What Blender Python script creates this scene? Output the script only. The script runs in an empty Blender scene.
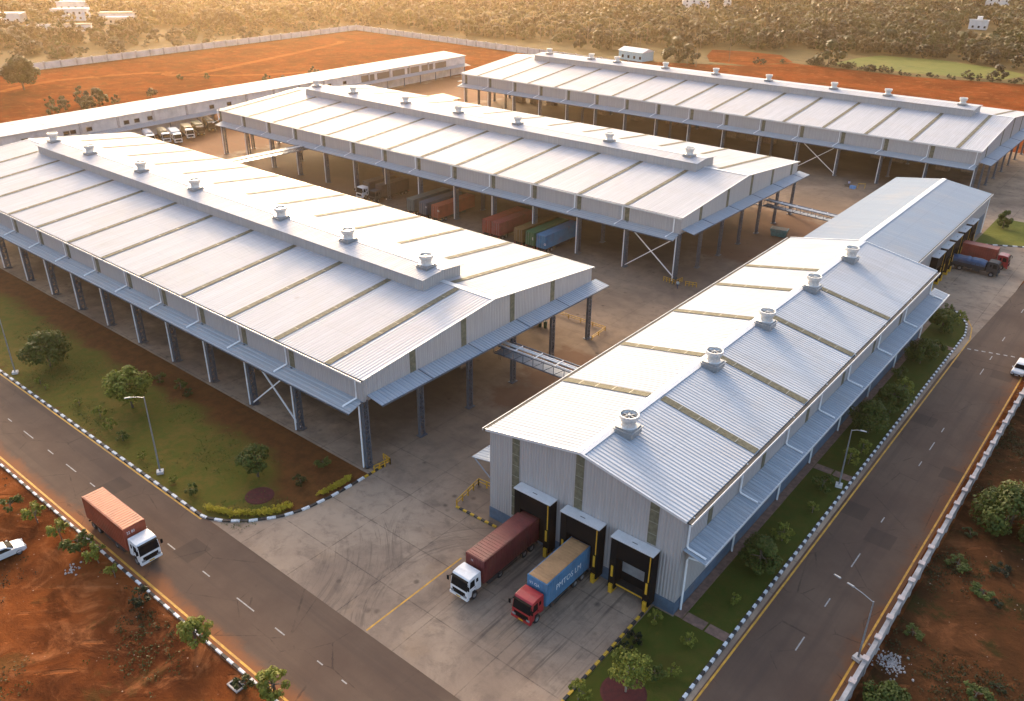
import bpy, math, random
import numpy as np
from mathutils import Vector, Matrix
R = math.radians
rnd = random.Random(7)
scn = bpy.context.scene
COL = scn.collection

# ------------------------------------------------------------------ camera, world, sun
CAMZ = 61.35
YAW, PITCH, ROLL, FPX = R(128.9115), R(27.1454), R(0.7594), 836.0
fw = Vector((math.cos(YAW)*math.cos(PITCH), math.sin(YAW)*math.cos(PITCH), -math.sin(PITCH)))
rt = Vector((math.sin(YAW), -math.cos(YAW), 0)); up = rt.cross(fw)
c_, s_ = math.cos(ROLL), math.sin(ROLL)
rt2 = c_*rt + s_*up; up2 = -s_*rt + c_*up
cd = bpy.data.cameras.new('camera'); cam = bpy.data.objects.new('camera', cd); COL.objects.link(cam)
cam.matrix_world = Matrix(((rt2.x, up2.x, -fw.x, 0), (rt2.y, up2.y, -fw.y, 0), (rt2.z, up2.z, -fw.z, CAMZ), (0, 0, 0, 1)))
cd.sensor_width = 36; cd.lens = FPX/1024*36; cd.clip_start = .5; cd.clip_end = 6000
scn.camera = cam

SUN_AZ, SUN_EL = R(144), R(16.5)
w = bpy.data.worlds.new('World'); scn.world = w; w.use_nodes = True
nt = w.node_tree; bg = nt.nodes['Background']
sky = nt.nodes.new('ShaderNodeTexSky'); sky.sky_type = 'NISHITA'; sky.sun_disc = False
sky.sun_elevation = SUN_EL; sky.sun_rotation = R(90)-SUN_AZ
sky.air_density = .85; sky.dust_density = 4.5; sky.ozone_density = .4
nt.links.new(sky.outputs[0], bg.inputs[0]); bg.inputs[1].default_value = .15
sd = bpy.data.lights.new('sun', 'SUN'); sd.energy = 1.02; sd.angle = R(7); sd.color = (1, .70, .42)
so = bpy.data.objects.new('sun', sd); COL.objects.link(so)
sv = Vector((math.cos(SUN_EL)*math.cos(SUN_AZ), math.cos(SUN_EL)*math.sin(SUN_AZ), math.sin(SUN_EL)))
so.rotation_euler = sv.to_track_quat('Z', 'Y').to_euler(); so.location = (-100, 100, 200)
vs = scn.view_settings; vs.view_transform = 'Standard'; vs.look = 'None'; vs.gamma = 1; vs.use_curve_mapping = False
vs.exposure = 1.84
scn.cycles.volume_bounces = 1; scn.cycles.max_bounces = 8; scn.cycles.diffuse_bounces = 3

def inview(x, y, z=0, m=40):
    v = Vector((x, y, z-CAMZ)); d = v.dot(fw)
    if d < 1: return False
    px = 512+FPX*v.dot(rt2)/d; py = 350.5-FPX*v.dot(up2)/d
    return -m < px < 1024+m and -m < py < 701+m

# ------------------------------------------------------------------ node helpers
class NT:
    def __init__(s, name):
        s.m = bpy.data.materials.new(name); s.m.use_nodes = True; s.t = s.m.node_tree
        s.b = s.t.nodes['Principled BSDF']; s.tc = s.t.nodes.new('ShaderNodeTexCoord')
    def n(s, t, **k):
        x = s.t.nodes.new(t)
        for a, v in k.items(): setattr(x, a, v)
        return x
    def l(s, a, b): s.t.links.new(a, b)
    def put(s, sock, v):
        if isinstance(v, bpy.types.NodeSocket): s.l(v, sock)
        else: sock.default_value = v
    def obj(s): return s.tc.outputs['Object']
    def map(s, scale=(1, 1, 1), loc=(0, 0, 0), vec=None, rot=(0, 0, 0)):
        x = s.n('ShaderNodeMapping'); s.l(vec or s.obj(), x.inputs[0])
        x.inputs['Scale'].default_value = scale; x.inputs['Location'].default_value = loc; x.inputs['Rotation'].default_value = rot
        return x.outputs[0]
    def noise(s, scale, detail=5, rough=.6, vec=None, dist=0):
        x = s.n('ShaderNodeTexNoise'); x.inputs['Scale'].default_value = scale; x.inputs['Detail'].default_value = detail
        x.inputs['Roughness'].default_value = rough; x.inputs['Distortion'].default_value = dist
        s.l(vec or s.obj(), x.inputs['Vector']); return x.outputs['Fac']
    def ramp(s, fac, a, b):
        x = s.n('ShaderNodeMapRange'); x.interpolation_type = 'SMOOTHSTEP'; s.l(fac, x.inputs[0])
        x.inputs[1].default_value = a; x.inputs[2].default_value = b; return x.outputs[0]
    def mix(s, fac, a, b, mode='MIX'):
        x = s.n('ShaderNodeMix', data_type='RGBA', blend_type=mode)
        s.put(x.inputs[0], fac); s.put(x.inputs[6], c4(a)); s.put(x.inputs[7], c4(b)); return x.outputs[2]
    def math(s, op, a, b=0., c=0.):
        x = s.n('ShaderNodeMath', operation=op); s.put(x.inputs[0], a); s.put(x.inputs[1], b); s.put(x.inputs[2], c); return x.outputs[0]
    def xyz(s, vec=None):
        x = s.n('ShaderNodeSeparateXYZ'); s.l(vec or s.obj(), x.inputs[0]); return x.outputs
    def bump(s, h, st=.3, d=.05):
        x = s.n('ShaderNodeBump'); x.inputs['Strength'].default_value = st; x.inputs['Distance'].default_value = d
        s.l(h, x.inputs['Height']); s.l(x.outputs[0], s.b.inputs['Normal'])
    def out(s, col, rough=.7, metal=0., spec=None):
        s.put(s.b.inputs['Base Color'], c4(col)); s.put(s.b.inputs['Roughness'], rough); s.put(s.b.inputs['Metallic'], metal)
        if spec is not None: s.b.inputs['Specular IOR Level'].default_value = spec
        return s.m
def c4(c):
    if isinstance(c, tuple) and len(c) == 3: return (*c, 1)
    return c
def sc(c, k): return tuple(x*k for x in c)

def mat(name, col, rough=.6, metal=0., var=.18, vs=1.5, bump=0., bs=30, spec=None, dirt=None):
    t = NT(name); f = t.noise(vs, 6, .65)
    col_ = t.mix(t.ramp(f, .3, .7), sc(col, 1-var), sc(col, 1+var*.6))
    if dirt: col_ = t.mix(t.math('MULTIPLY', t.ramp(t.noise(vs*.6, 7, .7, t.map(loc=(9, 4, 2))), .5, .75), dirt[1]), col_, dirt[0])
    if bump: t.bump(t.noise(bs, 4), bump, .02)
    r_ = t.math('ADD', t.math('MULTIPLY', f, .2), rough-.1)
    return t.out(col_, r_, metal, spec)

def sheet_metal(name, col, axis, rough=.62, metal=.0, streak=.12, warm=(.42, .36, .3)):
    """profiled metal sheeting: streaks run down the sheets, lap joints across, fine ribs in the bump, their shading painted as darker lines"""
    t = NT(name)
    if axis == 'y': st, rib, lap = (1.2, .05, .5), 0, 1
    elif axis == 'x': st, rib, lap = (.05, 1.2, .5), 1, 0
    else: st, rib, lap = (1.5, 1.5, .06), None, 2
    f = t.noise(1.6, 6, .7, t.map(st)); g = t.noise(.12, 4, .6)
    c = t.mix(t.ramp(f, .3, .72), sc(col, 1-streak), sc(col, 1+streak*.5))
    c = t.mix(t.math('MULTIPLY', t.ramp(g, .45, .75), .28), c, warm)
    x = t.xyz()
    if rib is not None:
        sh = t.math('FRACT', t.math('MULTIPLY', x[rib], 1/1.05))          # one sheet = 1.05 m, side laps read as thin lines
        ln = t.math('LESS_THAN', sh, .09)
        c = t.mix(t.math('MULTIPLY', ln, .42), c, sc(col, .5))
        fx = t.math('LESS_THAN', t.math('FRACT', t.math('MULTIPLY', x[rib], 1/.525)), .24); c = t.mix(t.math('MULTIPLY', fx, .3), c, sc(col, .5))  # rib shading painted in as darker lines
        lp = t.math('LESS_THAN', t.math('FRACT', t.math('ADD', t.math('MULTIPLY', x[lap], 1/6.1), t.math('MULTIPLY', idn_(t, x[rib]), .004))), .018); c = t.mix(t.math('MULTIPLY', lp, .25), c, sc(col, .55))
        sp = t.n('ShaderNodeTexVoronoi'); sp.inputs['Scale'].default_value = .22; t.l(t.map(st if False else (1, 1, 1)), sp.inputs['Vector'])
        rust = t.math('MULTIPLY', t.ramp(sp.outputs['Distance'], .16, .05), t.ramp(t.noise(1.3, 5, .7, t.map(st)), .5, .7)); c = t.mix(t.math('MULTIPLY', rust, .45), c, (.22, .16, .11))
        idn = t.n('ShaderNodeTexWhiteNoise', noise_dimensions='1D'); t.l(t.math('FLOOR', t.math('MULTIPLY', x[rib], 1/1.05)), idn.inputs['W'])
        c = t.mix(t.math('MULTIPLY', idn.outputs[0], .14), c, sc(col, .6))
        wv = t.math('SINE', t.math('MULTIPLY', x[rib], 2*math.pi/.525))
    else:
        xy = t.math('ADD', x[0], x[1])
        wv = t.math('SINE', t.math('MULTIPLY', xy, 2*math.pi/.35))
        c = t.mix(t.math('MULTIPLY', t.math('LESS_THAN', wv, -.8), .28), c, sc(col, .55))
    t.bump(wv, .8, .04)
    return t.out(c, t.math('ADD', t.math('MULTIPLY', f, .18), rough-.09), metal, .06)

def idn_(t, v):
    q = t.n('ShaderNodeTexWhiteNoise', noise_dimensions='1D'); t.l(t.math('FLOOR', t.math('MULTIPLY', v, 1/1.05)), q.inputs['W']); return q.outputs[0]
MT = {}
MT['roof'] = sheet_metal('roof_sheet', (.475, .48, .51), 'y')
MT['roofx'] = sheet_metal('roof_sheet_hall', (.455, .48, .52), 'x')
MT['roofb'] = sheet_metal('roof_sheet_blue', (.25, .31, .385), 'x', rough=.5, streak=.05)
MT['wall'] = sheet_metal('wall_sheet', (.42, .395, .385), 'z', rough=.5, metal=.1)
MT['canopy'] = sheet_metal('canopy_sheet', (.36, .385, .41), 'x', rough=.5)
MT['canopyx'] = sheet_metal('canopy_sheet_side', (.37, .41, .46), 'x', rough=.5)
MT['trim'] = mat('white_trim', (.62, .62, .62), .4, .1, .08)
MT['gut'] = mat('gutter_dark', (.025, .023, .022), .8)
MT['col'] = mat('column_steel', (.10, .12, .15), .5, .3, .25, 2.5)
MT['white'] = mat('white_paint', (.78, .78, .78), .4, 0, .06, 2)
MT['dado'] = mat('blue_dado', (.09, .135, .19), .55, 0, .25, .8, dirt=((.2, .12, .07), .4))
MT['black'] = mat('black_rubber', (.006, .006, .0065), .8, 0, .2, 1.5, spec=.15)
MT['yellow'] = mat('yellow_paint', (.62, .34, .02), .5, 0, .2, 3)
MT['grey'] = mat('grey_steel', (.3, .31, .32), .45, .4)
MT['fan'] = mat('fan_housing', (.62, .60, .57), .35, .4, .2, 4)
MT['darkmetal'] = mat('dark_metal', (.05, .045, .04), .5, .4)
MT['rail'] = mat('barrier_yellow', (.55, .30, .02), .5, 0, .25, 3)

def frp():
    t = NT('skylight_sheet'); f = t.noise(2.2, 5)
    c = t.mix(t.ramp(f, .3, .7), (.105, .098, .066), (.175, .16, .108))
    return t.out(c, .75, 0, .1)
MT['frp'] = frp()
MT['frpj'] = mat('skylight_lap', (.26, .24, .18), .5)

def kerbmat(n, c): return mat(n, c, .7, 0, .25, 5, dirt=((.22, .11, .05), .5))
MT['kw'] = kerbmat('kerb_white', (.66, .66, .66)); MT['kb'] = kerbmat('kerb_black', (.022, .022, .023)); MT['ky'] = kerbmat('kerb_yellow', (.55, .32, .02))

def soil(name, dark=(.065, .022, .010), mid=(.25, .074, .021), lite=(.41, .155, .06), veg=.45, vegcol=(.06, .055, .018)):
    t = NT(name)
    a = t.noise(.045, 9, .62, dist=.6); b = t.noise(.22, 9, .7, t.map(loc=(30, 10, 0)), .8); d = t.noise(1.6, 8, .75)
    c = t.mix(t.ramp(a, .36, .62), dark, mid)
    c = t.mix(t.math('MULTIPLY', t.ramp(b, .48, .72), .8), c, lite)
    c = t.mix(t.math('MULTIPLY', t.ramp(t.noise(.13, 8, .7, t.map((1, 1.6, 1), (70, 20, 0))), .52, .66), .75), c, sc(dark, .8))
    c = t.mix(t.math('MULTIPLY', t.ramp(t.noise(.19, 9, .75, t.map(loc=(5, 90, 0))), .54, .62), veg), c, vegcol)
    c = t.mix(t.math('MULTIPLY', t.ramp(d, .3, .75), .35), sc(mid, .55), c) if False else t.mix(t.ramp(d, .2, .9), t.mix(.35, c, dark), c)
    sp = t.n('ShaderNodeTexVoronoi'); sp.inputs['Scale'].default_value = 1.3; t.l(t.obj(), sp.inputs['Vector'])
    keep = t.math('MULTIPLY', t.math('LESS_THAN', sp.outputs['Distance'], .09), t.ramp(t.noise(.3, 3), .5, .6))
    c = t.mix(t.math('MULTIPLY', keep, .8), c, (.45, .36, .28))
    wv = t.n('ShaderNodeTexWave'); wv.inputs['Scale'].default_value = .09; wv.inputs['Distortion'].default_value = 9; wv.inputs['Detail'].default_value = 2; wv.inputs['Detail Scale'].default_value = .35
    t.l(t.map(rot=(0, 0, .9)), wv.inputs['Vector'])            # vehicle ruts wandering over the earth
    rm = t.math('MULTIPLY', t.ramp(wv.outputs['Fac'], .93, .99), t.ramp(t.noise(.3, 6, .7, t.map(loc=(8, 8, 0))), .5, .6))
    c = t.mix(t.math('MULTIPLY', rm, .3), c, sc(lite, .9))
    t.bump(t.math('ADD', t.math('SUBTRACT', b, t.math('MULTIPLY', rm, .25)), t.math('MULTIPLY', d, .45)), 1., .4)
    return t.out(c, .95, 0, .0)
MT['soil'] = soil('red_soil')
MT['soilscrub'] = soil('scrub_soil', (.045, .024, .012), (.13, .05, .02), (.27, .10, .04), .9, (.045, .04, .014))
MT['soilfar'] = soil('red_field_soil', (.13, .034, .011), (.235, .058, .016), (.35, .125, .042), .65, (.085, .055, .018))
MT['soilyard'] = soil('yard_soil', (.22, .065, .018), (.34, .11, .036), (.40, .17, .07), .1)

def concrete():
    t = NT('yard_concrete'); x = t.xyz()
    a = t.noise(.07, 8, .65, dist=.5); b = t.noise(.5, 8, .7, dist=.4); d = t.noise(6, 5, .7)
    c = t.mix(t.ramp(a, .35, .66), (.26, .182, .130), (.45, .322, .222))
    c = t.mix(t.math('MULTIPLY', t.ramp(b, .45, .72), .6), c, (.145, .105, .08))
    c = t.mix(t.math('MULTIPLY', t.ramp(t.noise(.16, 6, .6, t.map(loc=(40, 3, 0))), .55, .7), .35), c, (.36, .235, .14))
    c = t.mix(t.math('MULTIPLY', d, .3), c, (.13, .11, .095))
    jx = t.math('ABSOLUTE', t.math('SUBTRACT', t.math('FRACT', t.math('MULTIPLY', t.math('ADD', x[0], 400.4), 1/8.)), .5))
    jy = t.math('ABSOLUTE', t.math('SUBTRACT', t.math('FRACT', t.math('MULTIPLY', t.math('ADD', x[1], 3.2), 1/6.2)), .5))
    j = t.math('MAXIMUM', t.math('LESS_THAN', jx, .007), t.math('LESS_THAN', jy, .009))
    c = t.mix(t.math('MULTIPLY', j, t.math('MULTIPLY', t.ramp(b, .3, .6), .5)), c, (.055, .045, .04))
    wob = t.math('MULTIPLY', t.math('SUBTRACT', t.noise(.16, 7, .65), .5), 26)
    for (ax, bx, ay, by) in ((-80, -54, 152, 192), (-216, -110, 203, 330), (-70, -60, 78, 102), (-216, -150, 112, 190), (-264, -216, 60, 300)):  # earthy patches; the small one by the nearest gable paints orange sunlight
        ux = t.math('SUBTRACT', (bx-ax)/2., t.math('ABSOLUTE', t.math('SUBTRACT', x[0], (ax+bx)/2.)))
        uy = t.math('SUBTRACT', (by-ay)/2., t.math('ABSOLUTE', t.math('SUBTRACT', x[1], (ay+by)/2.)))
        m = t.ramp(t.math('ADD', t.math('MINIMUM', ux, uy), wob), -2, 3.5)
        c = t.mix(t.math('MULTIPLY', m, .85), c, t.mix(b, (.11, .04, .017), (.25, .095, .035)))
    for (ax, bx, ay, by) in ((-209.8, -67.6, 56.3, 104.9), (-218.4, -69.4, 136, 191.8), (-213.2, -39.8, 232.6, 296.7)):   # shade under the sheds, painted into the concrete as a darker floor
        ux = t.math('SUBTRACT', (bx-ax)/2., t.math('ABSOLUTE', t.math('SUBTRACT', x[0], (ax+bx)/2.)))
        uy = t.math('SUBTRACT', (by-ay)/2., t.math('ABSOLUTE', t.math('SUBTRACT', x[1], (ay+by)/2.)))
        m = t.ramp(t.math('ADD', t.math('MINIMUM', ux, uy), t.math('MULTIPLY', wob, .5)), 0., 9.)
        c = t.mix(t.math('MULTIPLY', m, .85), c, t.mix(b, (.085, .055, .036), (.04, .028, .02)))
    # tyre marks: worn arcs where trucks swing out of the yard into the road
    for (cx, cy, r0, r1, gate, st) in ((-41., 46.5, 9.5, 15.5, (-55, -47.5), .4), (-68, 33.5, 10., 22., (-62, -50), .3), (-44.5, 60., 14, 19, (-61, -50), .22)):
        dx = t.math('SUBTRACT', x[0], cx); dy = t.math('SUBTRACT', x[1], cy)
        r = t.math('SQRT', t.math('ADD', t.math('MULTIPLY', dx, dx), t.math('MULTIPLY', dy, dy)))
        rn = t.noise(1., 4, .7, t.n('ShaderNodeCombineXYZ').outputs[0]) if False else None
        cv = t.n('ShaderNodeCombineXYZ'); t.l(t.math('MULTIPLY', r, 2.6), cv.inputs[0]); t.l(t.math('MULTIPLY', t.math('ARCTAN2', dy, dx), 1.6), cv.inputs[1]); cv.inputs[2].default_value = cx
        band = t.ramp(t.noise(1., 3, .8, cv.outputs[0]), .5, .62)
        m = t.math('MULTIPLY', band, t.math('MULTIPLY', t.ramp(r, r0, r0+2), t.ramp(r, r1, r1-3)))
        m = t.math('MULTIPLY', m, t.math('MULTIPLY', t.ramp(x[0], gate[0], gate[0]+4), t.ramp(x[0], gate[1], gate[1]-3)))
        c = t.mix(t.math('MULTIPLY', m, st), c, (.05, .043, .04))
    # concrete darker across the inner yard, lighter on the apron by the road
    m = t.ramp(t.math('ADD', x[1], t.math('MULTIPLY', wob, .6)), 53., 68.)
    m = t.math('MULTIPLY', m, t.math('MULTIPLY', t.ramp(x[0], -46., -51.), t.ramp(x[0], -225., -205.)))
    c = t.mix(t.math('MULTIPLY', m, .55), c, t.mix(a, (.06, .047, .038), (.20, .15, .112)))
    # straight tyre lanes in front of the three docks
    lane = t.noise(1., 4, .7, t.map((1.9, .06, 1)))
    m = t.math('MULTIPLY', t.ramp(lane, .5, .66), t.math('MULTIPLY', t.math('MULTIPLY', t.ramp(x[0], -48, -45), t.ramp(x[0], -28, -30)), t.math('MULTIPLY', t.ramp(x[1], 40, 46), t.math('LESS_THAN', x[1], 60.))))
    c = t.mix(t.math('MULTIPLY', m, .55), c, (.06, .047, .04))
    sp = t.n('ShaderNodeTexVoronoi'); sp.inputs['Scale'].default_value = .45; t.l(t.obj(), sp.inputs['Vector'])
    m = t.math('MULTIPLY', t.ramp(t.math('ADD', sp.outputs['Distance'], t.math('MULTIPLY', d, .12)), .26, .12), t.ramp(t.noise(.12, 4, .6, t.map(loc=(3, 60, 0))), .48, .62))
    c = t.mix(t.math('MULTIPLY', m, .6), c, (.06, .046, .036))      # oil drips
    t.bump(d, .25, .02)
    return t.out(c, .85, 0, .04)
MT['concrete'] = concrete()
def shed_floor():
    t = NT('shed_floor'); a = t.noise(.09, 8, .7, dist=.5); b = t.noise(.8, 7, .7)
    c = t.mix(t.ramp(a, .35, .65), (.075, .058, .046), (.15, .115, .09)); c = t.mix(t.math('MULTIPLY', t.ramp(b, .45, .7), .6), c, (.06, .045, .035))
    t.bump(b, .2, .02); return t.out(c, .8, 0, .2)
MT['shedfloor'] = shed_floor()

def asphalt(name, dusty):
    t = NT(name); x = t.xyz()
    a = t.noise(.08, 7, .65); b = t.noise(9, 5, .8); lon = (.03, .9, 1) if dusty == 'y' else (.9, .03, 1)
    c = t.mix(t.ramp(a, .35, .65), (.104, .064, .044), (.146, .094, .063))
    c = t.mix(t.math('MULTIPLY', t.ramp(t.noise(1, 5, .6, t.map(lon)), .45, .7), .45), c, (.078, .052, .04))
    c = t.mix(t.math('MULTIPLY', b, .35), c, (.11, .09, .078))
    e = t.noise(.25, 7, .7, dist=.5)
    if dusty == 'y':
        dd = t.math('ADD', x[1], t.math('MULTIPLY', e, -3.2)); m = t.ramp(dd, 27.9, 26.2)
        c = t.mix(t.math('MULTIPLY', m, .65), c, (.30, .105, .035))
        dd = t.math('ADD', x[1], t.math('MULTIPLY', e, 2.)); m = t.ramp(dd, 38., 39.)
        m = t.math('MULTIPLY', m, t.math('LESS_THAN', x[0], -72.)); c = t.mix(t.math('MULTIPLY', m, .35), c, (.2, .09, .045))
    else:
        dd = t.math('ADD', x[0], t.math('MULTIPLY', e, 5.)); m = t.ramp(dd, -9.4, -7.0)
        c = t.mix(t.math('MULTIPLY', m, .6), c, (.20, .07, .024))
        dd = t.math('ADD', x[0], t.math('MULTIPLY', e, -2.)); m = t.ramp(dd, -20., -20.8); c = t.mix(t.math('MULTIPLY', m, .3), c, (.16, .07, .035))
    pt = t.n('ShaderNodeTexVoronoi', distance='CHEBYCHEV'); pt.inputs['Scale'].default_value = .11; t.l(t.obj(), pt.inputs['Vector'])
    pm = t.math('MULTIPLY', t.math('LESS_THAN', pt.outputs['Distance'], .16), .4)      # square repair patches
    c = t.mix(pm, c, (.05, .038, .032))
    ck = t.n('ShaderNodeTexVoronoi', feature='DISTANCE_TO_EDGE'); ck.inputs['Scale'].default_value = .16; t.l(t.map((1, 1, 1)), ck.inputs['Vector'])
    cm = t.math('MULTIPLY', t.math('LESS_THAN', t.math('ADD', ck.outputs['Distance'], t.math('MULTIPLY', t.noise(2., 4), .03)), .022), t.ramp(e, .45, .6))
    c = t.mix(t.math('MULTIPLY', cm, .5), c, (.035, .027, .023))
    t.bump(b, .35, .015)
    return t.out(c, .85, 0, .08)
MT['asphaltx'] = asphalt('road_asphalt', 'y'); MT['asphalty'] = asphalt('side_road_asphalt', 'x')

def lawn(name, mode):
    t = NT(name); x = t.xyz()
    a = t.noise(.12, 7, .65, dist=.4); b = t.noise(.7, 7, .7); d = t.noise(7, 5, .8)
    c = t.mix(t.ramp(a, .35, .65), (.135, .108, .016), (.205, .125, .028))
    c = t.mix(t.ramp(b, .35, .7), c, (.095, .108, .014))
    s = t.mix(t.ramp(b, .3, .7), (.10, .034, .013), (.18, .058, .019))
    if mode == 'a':        # bare earth along the shed and at the corner, grass towards the road
        m1 = t.math('ADD', x[1], t.math('MULTIPLY', a, 9)); m1 = t.ramp(m1, 53.0, 56.0)
        m2 = t.math('ADD', t.math('MULTIPLY', x[0], .55), t.math('ADD', x[1], t.math('MULTIPLY', a, 8))); m2 = t.ramp(m2, 8., 11.5)
        m = t.math('MAXIMUM', m1, t.math('MULTIPLY', m2, .95))
        m3 = t.math('MULTIPLY', t.ramp(b, .52, .62), t.ramp(x[1], 39.8, 38.6)); m = t.math('MAXIMUM', m, t.math('MULTIPLY', m3, .7))
        c = t.mix(m, c, s)
    elif mode == 'd':
        m = t.math('MULTIPLY', t.ramp(a, .56, .7), .6); c = t.mix(m, c, s); c = t.mix(.62, c, (.042, .066, .010))
    t.bump(t.math('ADD', b, d), .8, .08)
    return t.out(t.mix(t.math('MULTIPLY', d, .5), c, (.03, .035, .008)), .95, 0, .1)
MT['lawna'] = lawn('garden_lawn', 'a'); MT['lawnd'] = lawn('front_lawn', 'd')

def scrub(name, c1, c2, c3):
    t = NT(name); a = t.noise(.02, 8, .7, dist=.5); b = t.noise(.11, 8, .7)
    c = t.mix(t.ramp(a, .38, .62), c1, c2); c = t.mix(t.math('MULTIPLY', t.ramp(b, .5, .68), .8), c, c3)
    t.bump(b, .8, .8)
    return t.out(c, .95, 0, .1)
MT['scrub'] = scrub('dry_scrub', (.085, .06, .016), (.12, .08, .024), (.04, .036, .010))
MT['meadow'] = scrub('green_field', (.095, .12, .018), (.135, .135, .026), (.07, .09, .015))
MT['walk'] = mat('paver_brown', (.21, .12, .085), .85, 0, .35, 1.5, .3, 8)
MT['mulch'] = mat('red_mulch', (.085, .014, .012), .95, 0, .3, 3, .8, 12)
MT['ylw'] = mat('road_yellow', (.58, .29, .03), .7, 0, .3, 1.2, dirt=((.2, .1, .05), .7))
MT['wht'] = mat('road_white', (.36, .33, .30), .7, 0, .3, 2, dirt=((.15, .11, .09), .7))

def leaf(name, c1, c2, trans=.3, patch=False):
    t = NT(name)
    g = t.n('ShaderNodeNewGeometry'); oi = t.n('ShaderNodeObjectInfo')
    c = t.mix(g.outputs['Random Per Island'], c1, c2)
    c = t.mix(t.math('MULTIPLY', t.ramp(t.noise(.45, 4), .4, .7), .6), c, sc(c1, .55))
    c = t.mix(t.math('MULTIPLY', oi.outputs['Random'], .35), c, sc(c2, .7))
    if patch:                                                  # stands of different species and dryness across the wood
        w1 = t.noise(.045, 4, .6, g.outputs['Position']); w2 = t.noise(.016, 3, .6, g.outputs['Position'])
        c = t.mix(t.ramp(w1, .42, .6), c, (.009, .015, .004)); c = t.mix(t.math('MULTIPLY', t.ramp(w2, .54, .68), .5), c, (.10, .08, .02))
    tr = t.n('ShaderNodeBsdfTranslucent'); mx = t.n('ShaderNodeMixShader'); mx.inputs[0].default_value = trans
    t.l(c, tr.inputs[0]); t.out(c, .6, 0, .25)
    t.l(t.b.outputs[0], mx.inputs[1]); t.l(tr.outputs[0], mx.inputs[2])
    t.l(mx.outputs[0], t.t.nodes['Material Output'].inputs[0])
    return t.m
MT['leaf1'] = leaf('leaves_dark', (.045, .072, .014), (.135, .155, .028))
MT['leaf2'] = leaf('leaves_yellow', (.11, .14, .02), (.30, .29, .045))
MT['leafS'] = leaf('weed_leaves', (.028, .034, .010), (.085, .075, .024))
MT['leaf3'] = leaf('leaves_hedge', (.36, .29, .02), (.62, .49, .05))
MT['leafF'] = leaf('leaves_wood', (.030, .042, .008), (.062, .078, .014), .15, True)
MT['leafG'] = leaf('leaves_wood_green', (.024, .038, .007), (.052, .070, .012), .15, True)
MT['leafB'] = leaf('leaves_wood_dry', (.055, .045, .014), (.085, .066, .022), .15, True)
MT['palm'] = leaf('palm_fronds', (.075, .065, .02), (.17, .14, .045))
MT['bark'] = mat('bark', (.16, .12, .085), .9, 0, .3, 6)
MT['barkpale'] = mat('pale_bark', (.42, .36, .30), .9, 0, .25, 6)
MT['pale'] = mat('lime_wash', (.60, .56, .53), .75, 0, .2, .3, dirt=((.3, .22, .16), .5))
MT['parapet'] = mat('old_cement', (.42, .375, .35), .85, 0, .3, .6, .4, 6, dirt=((.14, .12, .11), .7))
MT['cap'] = mat('pillar_cap', (.52, .42, .38), .8, 0, .2, 2)
MT['glass'] = mat('dark_glass', (.010, .012, .014), .15, 0, .1, 1, spec=.03)
MT['tyre'] = mat('tyre', (.016, .015, .015), .85)
MT['rim'] = mat('wheel_rim', (.22, .2, .19), .5, .4)
MT['chas'] = mat('chassis', (.035, .032, .032), .7)
MT['carw'] = mat('car_white', (.58, .58, .58), .35, 0, .04, 1, spec=.6)
MT['cabw'] = mat('cab_white', (.72, .70, .69), .35, 0, .1, 1.5, dirt=((.35, .28, .22), .3))
MT['cabr'] = mat('cab_red', (.33, .018, .022), .35, 0, .15, 1.5)
MT['lamp'] = mat('headlight_glass', (.25, .25, .25), .2)
MT['plate'] = mat('yellow_plate', (.65, .36, .01), .5)
MT['tail'] = mat('tail_red', (.35, .02, .02), .4)
MT['skin'] = mat('skin', (.22, .11, .07), .6)
MT['hair'] = mat('hair', (.012, .01, .009), .7)
def cont(name, c, dirt=((.12, .07, .05), .55)): return mat(name, c, .55, .05, .22, .7, .15, 8, dirt=dirt)

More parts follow.
